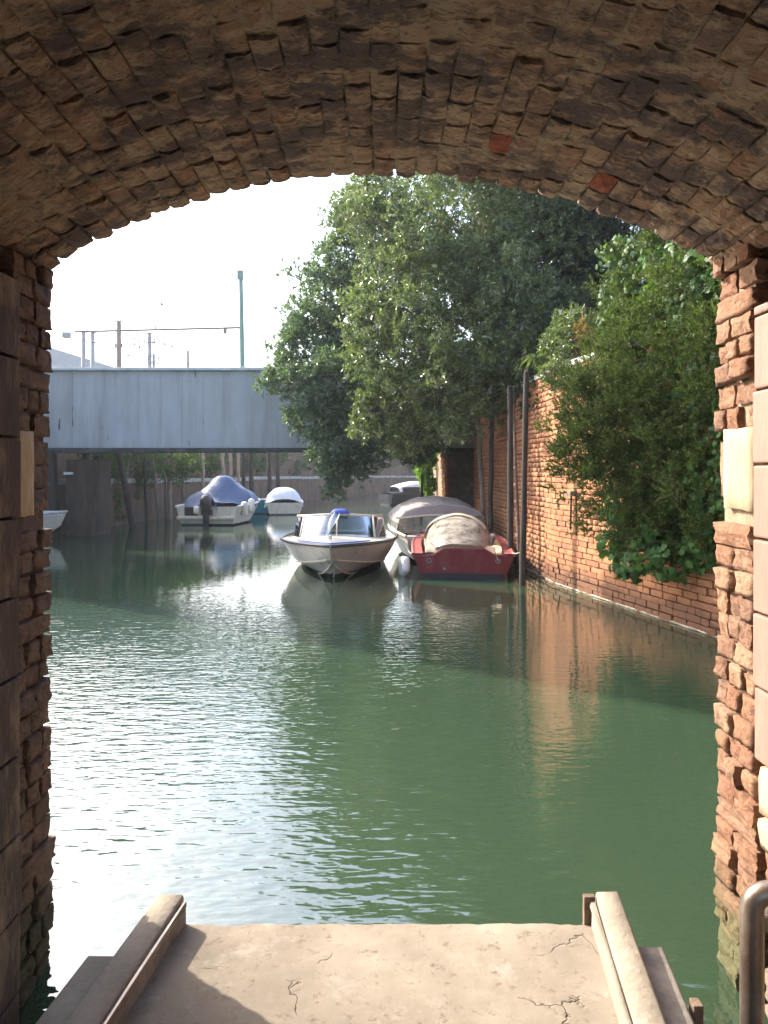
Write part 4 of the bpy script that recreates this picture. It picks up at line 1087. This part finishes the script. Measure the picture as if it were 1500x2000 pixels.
def clumped(lumps, n, rng, nsub, rad, **kw):
    """shoots gathered into bunches with hollows between them, plus a thin inner fill"""
    c, cu = sample_lumps(lumps, nsub, rng, **kw)
    k = rng.integers(0, nsub, n); v = unit(rng.normal(size=(n, 3))); rr = rad * rng.uniform(.55, 1.35, nsub)[k]
    p = c[k] + v * (rr * rng.random(n) ** .4)[:, None] * np.array([1, 1, .8])
    u = unit(v * .8 + cu[k])
    m_ = int(n * .3); fp, fu = sample_lumps(lumps, m_, rng, **dict(kw, wob=.05)); C = np.array([l[:3] for l in lumps])
    j = np.argmin(np.linalg.norm(fp[:, None] - C[None], axis=2), 1); fp = C[j] + (fp - C[j]) * .8
    return np.concatenate([p[:n - m_], fp]), np.concatenate([u[:n - m_], fu])
def crown(g, name, lumps, ncl, per, L, W, mat, rng, up=.35, spread=.8, tw=.10, nsub=0, crad=.25, **kw):
    p, u = clumped(lumps, ncl, rng, nsub, crad, **kw) if nsub else sample_lumps(lumps, ncl, rng, **kw)
    cd = unit(u + np.array([0, 0, up]) + rng.normal(size=u.shape) * .45)
    base = np.repeat(p, per, 0); cdr = np.repeat(cd, per, 0); n = len(base)
    a = rng.random(n)[:, None]
    d = unit(cdr * (.35 + .9 * a) + rng.normal(size=(n, 3)) * spread)
    base = base + cdr * (a * tw)
    v, t = leaf_quads(base, d, L * rng.uniform(.65, 1.2, n), W * rng.uniform(.75, 1.25, n), rng)
    o = put(name, fast_mesh(name, v - np.array(WL[g]), t, mat), g); return o, p
def limb(mb, a, b, r0, r1, sag=.0, n=7, k=0):
    a = Vector(a); b = Vector(b); P = []
    for i in range(n + 1):
        t = i / n; q = a.lerp(b, t); q += Vector((mnoise.noise(Vector((t * 3, k, 1))), mnoise.noise(Vector((t * 3, k, 5))), mnoise.noise(Vector((t * 3, k, 9))) + sag * 4 * t * (1 - t))) * (.16 * (a - b).length * math.sin(math.pi * t))
        P.append(q)
    mb.tube(P, [r0 + (r1 - r0) * i / n for i in range(n + 1)], 7)
def tree(name, label, cat, base, fork, lumps, ncl, per, L, W, mat, seed, r0=.16, group=None, twigs=True, **kw):
    rng = np.random.default_rng(seed); g = root(name, label, cat, tuple(base), 0, group)
    cr, p = crown(g, 'crown', lumps, ncl, per, L, W, mat, rng, **kw)
    mb = MB(); limb(mb, Vector(base) + Vector((0, 0, -.2)), fork, r0, r0 * .75, k=seed)
    autosmooth(mb.make('trunk', M['bark'], g), 60)
    mb = MB()
    for i, l in enumerate(lumps): limb(mb, fork, l[:3], r0 * .5, .02, .25, 8, seed + i * 2.3)
    if twigs:
        for i in rng.choice(len(p), 160):
            q = p[i]; k = np.argmin(np.linalg.norm(np.array([l[:3] for l in lumps]) - q, axis=1)); c = np.array(lumps[k][:3])
            limb(mb, c + (q - c) * .1, q, .018, .005, .1, 4, i)
    autosmooth(mb.make('branches', M['bark'], g), 60)
    return g
def lp(px, py, d, r): p = at(px, py, d); return (p.x, p.y, p.z, r)
def lq(px, py, d, r, k=1.2): return lp(px, py, d * k, r * k)
big = [lq(760, 430, 13.6, .95), lq(900, 470, 13.0, 1.35), lq(1030, 500, 13.2, 1.2), lq(735, 590, 13.2, .62), lq(860, 620, 12.6, 1.3), lq(985, 640, 12.4, 1.1), lq(745, 710, 13.0, .78),
       lq(860, 755, 12.5, .85), lq(950, 740, 12.2, .72), lq(1040, 640, 12.4, .7), lq(800, 850, 13.4, .42), lq(740, 810, 13.2, .55), lq(1090, 450, 13.6, 1.0), lq(935, 395, 13.5, 1.45), lq(1060, 350, 13.8, 1.4),
       lq(1070, 210, 13.8, 1.5), lq(1090, 200, 14, 1.5), lq(1010, 80, 14, 1.2), lq(1180, 120, 14, 1.4), lq(700, 400, 14.2, .5), lq(1045, 690, 11.9, .42), lq(990, 725, 11.9, .45), lq(930, 790, 12.1, .34)]
tree('oleander_tree', 'big glossy oleander tree leaning over the wall above the boats', 'tree', (3.4, 16.6, 3.1), (2.6, 16.2, 4.6), big, 19000, 11, .115, .033, M['oleander'], 51, .17, shell=.45, wob=.28, gap=.3, nsub=620, crad=.30)
def lr(px, py, d, r, k=1.12): return lp(px, py, d * k, r * k)
left = [lr(668, 520, 16.8, .85), lr(640, 590, 16.6, .95), lr(618, 665, 16.6, .85), lr(585, 735, 16.4, .72), lr(560, 745, 16.4, .5), lr(650, 745, 16.2, 1.0), lr(612, 810, 16.3, .66), lr(665, 840, 16.2, .85), lr(648, 900, 16.2, .55),
        lr(700, 890, 16.2, .55), lr(715, 650, 16.6, 1.1), lr(735, 790, 16.4, .9), lr(720, 470, 16.9, 1.0), lr(740, 400, 17, 1.0), lr(800, 820, 16.6, .9), lr(660, 940, 16.3, .30), lr(800, 880, 16.6, .40), lr(850, 800, 17, .9), lr(900, 560, 17, 1.8), lr(980, 330, 17.4, 1.9)]
tree('bay_tree', 'blue-green tree drooping towards the water in front of the bridge', 'tree', (3.2, 19.0, 3.1), (1.4, 18.7, 4.2), left, 14500, 11, .12, .038, M['bay'], 52, .17, shell=.45, wob=.28, gap=.3, nsub=520, crad=.30)
dark = [lp(1130, 470, 14.6, 1.1), lp(1165, 560, 14.4, 1.0), lp(1140, 640, 14.4, .9), lp(1190, 430, 14.5, 1.1), lp(1080, 600, 15, 1.0), lp(1200, 640, 14, .9), lp(1200, 300, 14.8, 1.6), lp(1100, 330, 15.2, 1.4), lp(1250, 520, 14.2, 1.0), lp(1060, 690, 15, .8), lp(1300, 420, 14.2, 1.4), lp(1120, 690, 11.2, .75), lp(1180, 700, 10.8, .7), lp(1190, 600, 11.5, .8)]
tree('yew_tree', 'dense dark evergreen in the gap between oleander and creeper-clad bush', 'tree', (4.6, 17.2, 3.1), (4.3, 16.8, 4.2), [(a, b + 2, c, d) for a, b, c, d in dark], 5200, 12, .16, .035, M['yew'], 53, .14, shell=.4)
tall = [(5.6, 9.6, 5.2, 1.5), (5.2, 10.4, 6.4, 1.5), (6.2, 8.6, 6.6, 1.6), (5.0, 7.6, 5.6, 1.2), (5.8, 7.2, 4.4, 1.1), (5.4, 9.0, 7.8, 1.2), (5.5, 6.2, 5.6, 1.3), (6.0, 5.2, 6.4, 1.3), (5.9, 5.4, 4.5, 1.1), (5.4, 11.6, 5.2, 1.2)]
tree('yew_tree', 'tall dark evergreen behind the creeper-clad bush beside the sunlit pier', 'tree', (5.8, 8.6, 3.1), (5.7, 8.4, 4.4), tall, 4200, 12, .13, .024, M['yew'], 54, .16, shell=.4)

# feathery bush hanging over the wall
def sprays(g, name, lumps, ns, per, Ls, nl, nw, mat, rng, nsub=0, crad=.1, **kw):
    p, u = clumped(lumps, ns, rng, nsub, crad, **kw) if nsub else sample_lumps(lumps, ns, rng, **kw)
    cd = unit(u * .7 + np.array([-.1, 0, .55]) + rng.normal(size=u.shape) * .35)
    base = np.repeat(p, per, 0); cdr = np.repeat(cd, per, 0); n = len(base)
    a = rng.random(n); Lr = np.repeat(Ls * rng.uniform(.6, 1.3, ns), per)
    d = unit(cdr * .9 + rng.normal(size=(n, 3)) * .55)
    b = base + cdr * (a * Lr)[:, None]
    v, t = leaf_quads(b, d, nl * rng.uniform(.6, 1.2, n) * (1.15 - .5 * a), nw * np.ones(n), rng, .1, .05)
    return put(name, fast_mesh(name, v - np.array(WL[g]), t, mat), g)
E = 8.7
jl = [lp(1165, 760, E + .5, .42), lp(1130, 800, E + .5, .26), lp(1195, 840, E + .2, .52), lp(1255, 800, E, .55), lp(1140, 880, E + .3, .34), lp(1215, 940, E, .55), lp(1290, 900, E - .2, .60), lp(1265, 700, E + .2, .42),
      lp(1228, 650, E + .4, .24), lp(1240, 570, E + .5, .28), lp(1345, 610, E - .2, .34), lp(1375, 690, E - .3, .30), lp(1385, 580, E - .3, .30), lp(1350, 790, E - .3, .45), lp(1280, 1000, E - .3, .40), lp(1350, 960, E - .5, .45),
      lp(1250, 1030, E - .3, .24), lp(1330, 700, E + .3, .45), lp(1300, 600, E + .6, .5), lp(1390, 860, E - .6, .4), lp(1300, 510, E + .8, .5), lp(1400, 480, E, .5), lp(1370, 1040, E - .6, .3)]
def wall_d(px): return 5.086 / ((px - 750) / F + .213)
def hug(px, py, r, out=.0): return lp(px, py, wall_d(px) - r * .55 - out, r)
jl = [(a, min(b, wall_d(750 + a / b * F) - .12), c, r) for a, b, c, r in jl]
jl += [hug(1395, 560, .30), hug(1400, 650, .30), hug(1385, 740, .34), hug(1400, 830, .34), hug(1390, 930, .36), hug(1400, 1020, .28), hug(1330, 1030, .30), hug(1340, 880, .40), hug(1250, 900, .45), hug(1310, 760, .40)]
jl += [hug(1135, 770, .26), hug(1185, 705, .34), hug(1210, 625, .30), hug(1225, 540, .28), hug(1160, 830, .36), hug(1330, 560, .36), hug(1280, 640, .40)]
jb = root('juniper_bush', 'feathery green bush spilling over the brick wall beside the pier', 'bush', (3.6, 8.8, 3.1))
rj = np.random.default_rng(61)
sprays(jb, 'foliage', [(a, b, c, r * 1.3) for a, b, c, r in jl], 11000, 26, .17, .05, .013, M['juniper'], rj, nsub=420, crad=.13, shell=.35, wob=.3, ws=3.5, gap=.15)
mb = MB()
for i, l in enumerate(jl): limb(mb, (3.75, 8.8, 3.25), l[:3], .045, .010, .25, 7, i * 1.7)
autosmooth(mb.make('branches', M['bark'], jb), 60)
iv = root('ivy', 'ivy trailing down the shaded wall beneath the feathery bush', 'ivy', (3.3, 8.3, 1.0))
ri = np.random.default_rng(62); B = []; N_ = []
def ivy_patch(lumps, n, sw=.5):
    p, u = sample_lumps(lumps, n, ri, shell=.75, wob=.3, ws=4, gap=.3)
    B.append(p); N_.append(unit(u + np.array([-.6, -.5, .3]) + ri.normal(size=u.shape) * sw))
ivy_patch([lp(1195, 1060, 8.6, .16), lp(1205, 1000, 8.6, .14), lp(1215, 1100, 8.5, .14), lp(1235, 1110, 8.3, .14), lp(1260, 1080, 8.2, .22), lp(1310, 1090, 8.0, .24), lp(1370, 1070, 7.8, .24), lp(1400, 1000, 7.6, .25), lp(1290, 1030, 8.2, .25)], 900)
ivy_patch([lp(1390, 820, 8.0, .22), lp(1400, 900, 7.9, .25), lp(1370, 760, 8.2, .16), lp(1350, 830, 8.15, .14), lp(1395, 720, 8.1, .16), lp(1370, 950, 8.0, .22)], 500)
ivy_patch([lp(1215, 470, 9.3, .10), lp(1208, 500, 9.3, .13), lp(1214, 540, 9.3, .13), lp(1212, 585, 9.3, .14), lp(1195, 630, 9.4, .16)], 280)
ivy_patch([lp(px, py, wall_d(px) - .12, .22) for px in range(1200, 1440, 45) for py in range(500, 1090, 70)], 4200, .6)
base = np.concatenate(B); nn = np.concatenate(N_); dd = unit(np.cross(nn, ri.normal(size=nn.shape)) * .7 + np.array([0, 0, -.6]))
v, t = ivy_leaves(base, dd, nn, .075 * ri.uniform(.6, 1.3, len(base)), ri)
put('leaves', fast_mesh('leaves', v - np.array(WL[iv]), t, M['ivy']), iv)
mb = MB()
for (a, b) in (((1215, 470, 9.4), (1200, 640, 9.45)), ((1270, 720, 9.0), (1200, 1080, 8.7)), ((1400, 700, 8.3), (1380, 1090, 7.9)), ((1300, 800, 8.9), (1290, 1100, 8.2))): limb(mb, at(*a), at(*b), .012, .006, 0, 9, a[0])
mb.make('stems', M['bark'], iv)

def tuft(g, name, c, n, L, W, mat, rng, droop=.6, upw=.8):
    """long arching blades from one crown"""
    V = []; Tt = []
    for i in range(n):
        a = rng.uniform(0, 2 * math.pi); d0 = Vector((math.cos(a), math.sin(a), upw * rng.uniform(.4, 1.4))).normalized(); ll = L * rng.uniform(.7, 1.15)
        s = Vector((-math.sin(a), math.cos(a), 0)); k = len(V); P = Vector(c)
        for j in range(6):
            t = j / 5; w = W * (1 - t ** 2) * .5 + .001
            q = Vector(c) + d0 * ll * t + Vector((0, 0, -droop * ll * t * t))
            V += [q - s * w, q + s * w]
        for j in range(5): Tt += [(k + 2 * j, k + 2 * j + 1, k + 2 * j + 3), (k + 2 * j, k + 2 * j + 3, k + 2 * j + 2)]
    return put(name, fast_mesh(name, np.array([tuple(q) for q in V]) - np.array(WL[g]), Tt, mat), g)
rt = np.random.default_rng(70)
c = at(1048, 705, 11.4); sp = root('spiky_plant', 'spiky arching grass tuft on top of the brick wall', 'plant', tuple(c))
tuft(sp, 'leaves', c, 70, .42, .022, M['weed'], rt, .75, 1.0)
c = at(1145, 690, 11.2); wi = root('withered_shrub', 'small withered rust-brown shrub on top of the brick wall', 'shrub', tuple(c))
crown(wi, 'foliage', [lp(1145, 665, 11.2, .17), lp(1150, 700, 11.2, .16), lp(1140, 640, 11.2, .10)], 110, 8, .09, .03, M['dead_leaf'], rt, up=.1)
mb = MB(); limb(mb, at(1150, 745, 11.3), at(1145, 650, 11.2), .02, .006); mb.make('stem', M['bark'], wi)
wo = root('oleander_shrub', 'low oleander shrub with pale tips on top of the wall', 'shrub', tuple(at(1090, 720, 11.2)))
crown(wo, 'foliage', [lp(1090, 690, 11.4, .28), lp(1115, 650, 11.6, .32), lp(1080, 730, 11.0, .16), lp(1170, 650, 11.6, .25)], 420, 10, .10, .026, M['oleander'], rt)
mb = MB(); limb(mb, at(1100, 760, 11.5), at(1100, 660, 11.5), .03, .008); mb.make('stem', M['bark'], wo)

# bright creeper beyond the bridge, hanging weeds along the quay, far greenery
cr = root('creeper', 'bright sunlit green creeper on the quay beyond the bridge', 'creeper', tuple(at(832, 965, 24.5)))
crown(cr, 'foliage', [lp(832, 900, 24.6, .22), lp(828, 920, 24.5, .20), lp(834, 940, 24.5, .20), lp(840, 958, 24.5, .12), lp(838, 885, 24.8, .28)], 520, 8, .11, .07, M['creeper'], rt, up=0, wob=.4)
mb = MB(); limb(mb, at(842, 970, 24.7), at(838, 880, 24.8), .03, .01); mb.make('stem', M['bark'], cr)
for (px, py, d, lab, lm) in ((215, 940, 24.0, 'weeds trailing down the quay between the two leaning dark posts', [(215, 905, .45), (222, 940, .32), (228, 970, .25), (232, 1000, .14)]),
                             (285, 930, 25.5, 'bushy weeds growing over the quay coping left of the pale thick post', [(275, 905, .5), (300, 910, .45), (285, 940, .28), (255, 930, .3), (258, 965, .2)]),
                             (345, 915, 27.0, 'green weeds above the coping left of the blue tarpaulin', [(340, 905, .5), (365, 900, .45), (350, 930, .3)])):
    w = root('quay_weeds', lab, 'weeds', tuple(at(px, py, d)), 0, 'weeds on the far quay')
    crown(w, 'foliage', [lp(a, b, d + .2, r) for a, b, r in lm], 240, 9, .16, .035, M['weed'], rt, up=-.2, wob=.4)
    mb = MB(); limb(mb, at(px, py + 30, d + .3), at(px, py - 30, d + .3), .03, .01); mb.make('stem', M['bark'], w)
hd = []; pts = [(-9.0, 22.5)] + LQ[4:]
for i in range(46):
    p, q = polyline_at(pts, i * 1.45); hd.append((p.x - .9 + random.uniform(-.3, .3), p.y + .9, 2.5 + random.uniform(-.4, .8), random.uniform(.7, 1.1)))
rh = np.random.default_rng(80)
hg = root('quay_hedge', 'overgrown green hedge above the far quay seen under the bridge', 'hedge', (-8, 30, 1.4))
crown(hg, 'foliage', hd, 4500, 9, .24, .07, M['weed'], rh, up=.1, wob=.35, gap=.1)
mb = MB()
for i, h in enumerate(hd): limb(mb, (h[0], h[1] + .3, 1.2), (h[0], h[1], h[2]), .05, .02, 0, 4, i)
mb.make('stems', M['bark'], hg)
fd = []
for i in range(16):
    p, q = polyline_at(RQ, i * 2.7); fd.append((p.x + 1.1, p.y, 3.0 + random.uniform(-.5, 1.2), random.uniform(.9, 1.4)))
fg = root('bank_hedge', 'dark hedge on the right bank beyond the bridge', 'hedge', (3, 30, 2.0))
crown(fg, 'foliage', fd, 2400, 9, .22, .07, M['weed'], rh, up=.1, wob=.35, gap=.1)
mb = MB()
for i, h in enumerate(fd): limb(mb, (h[0], h[1], 1.9), h[:3], .05, .02, 0, 4, i)
mb.make('stems', M['bark'], fg)

# ------------------------------------------------------------------ sunlit haze over the canal
hm = bpy.data.materials.new('haze'); hm.use_nodes = True; ht = hm.node_tree; ht.nodes.remove(ht.nodes['Principled BSDF'])
hv = ht.nodes.new('ShaderNodeVolumePrincipled'); hv.inputs['Color'].default_value = (.80, .89, 1.0, 1); hv.inputs['Density'].default_value = .0009; hv.inputs['Anisotropy'].default_value = .45
ht.links.new(hv.outputs[0], ht.nodes['Material Output'].inputs['Volume'])
hz_ = MB().box(-1000, 1000, -300, 1700, -3.2, 17.0).make('haze', hm); tag(hz_, kind='stuff')
sc.cycles.volume_bounces = 0
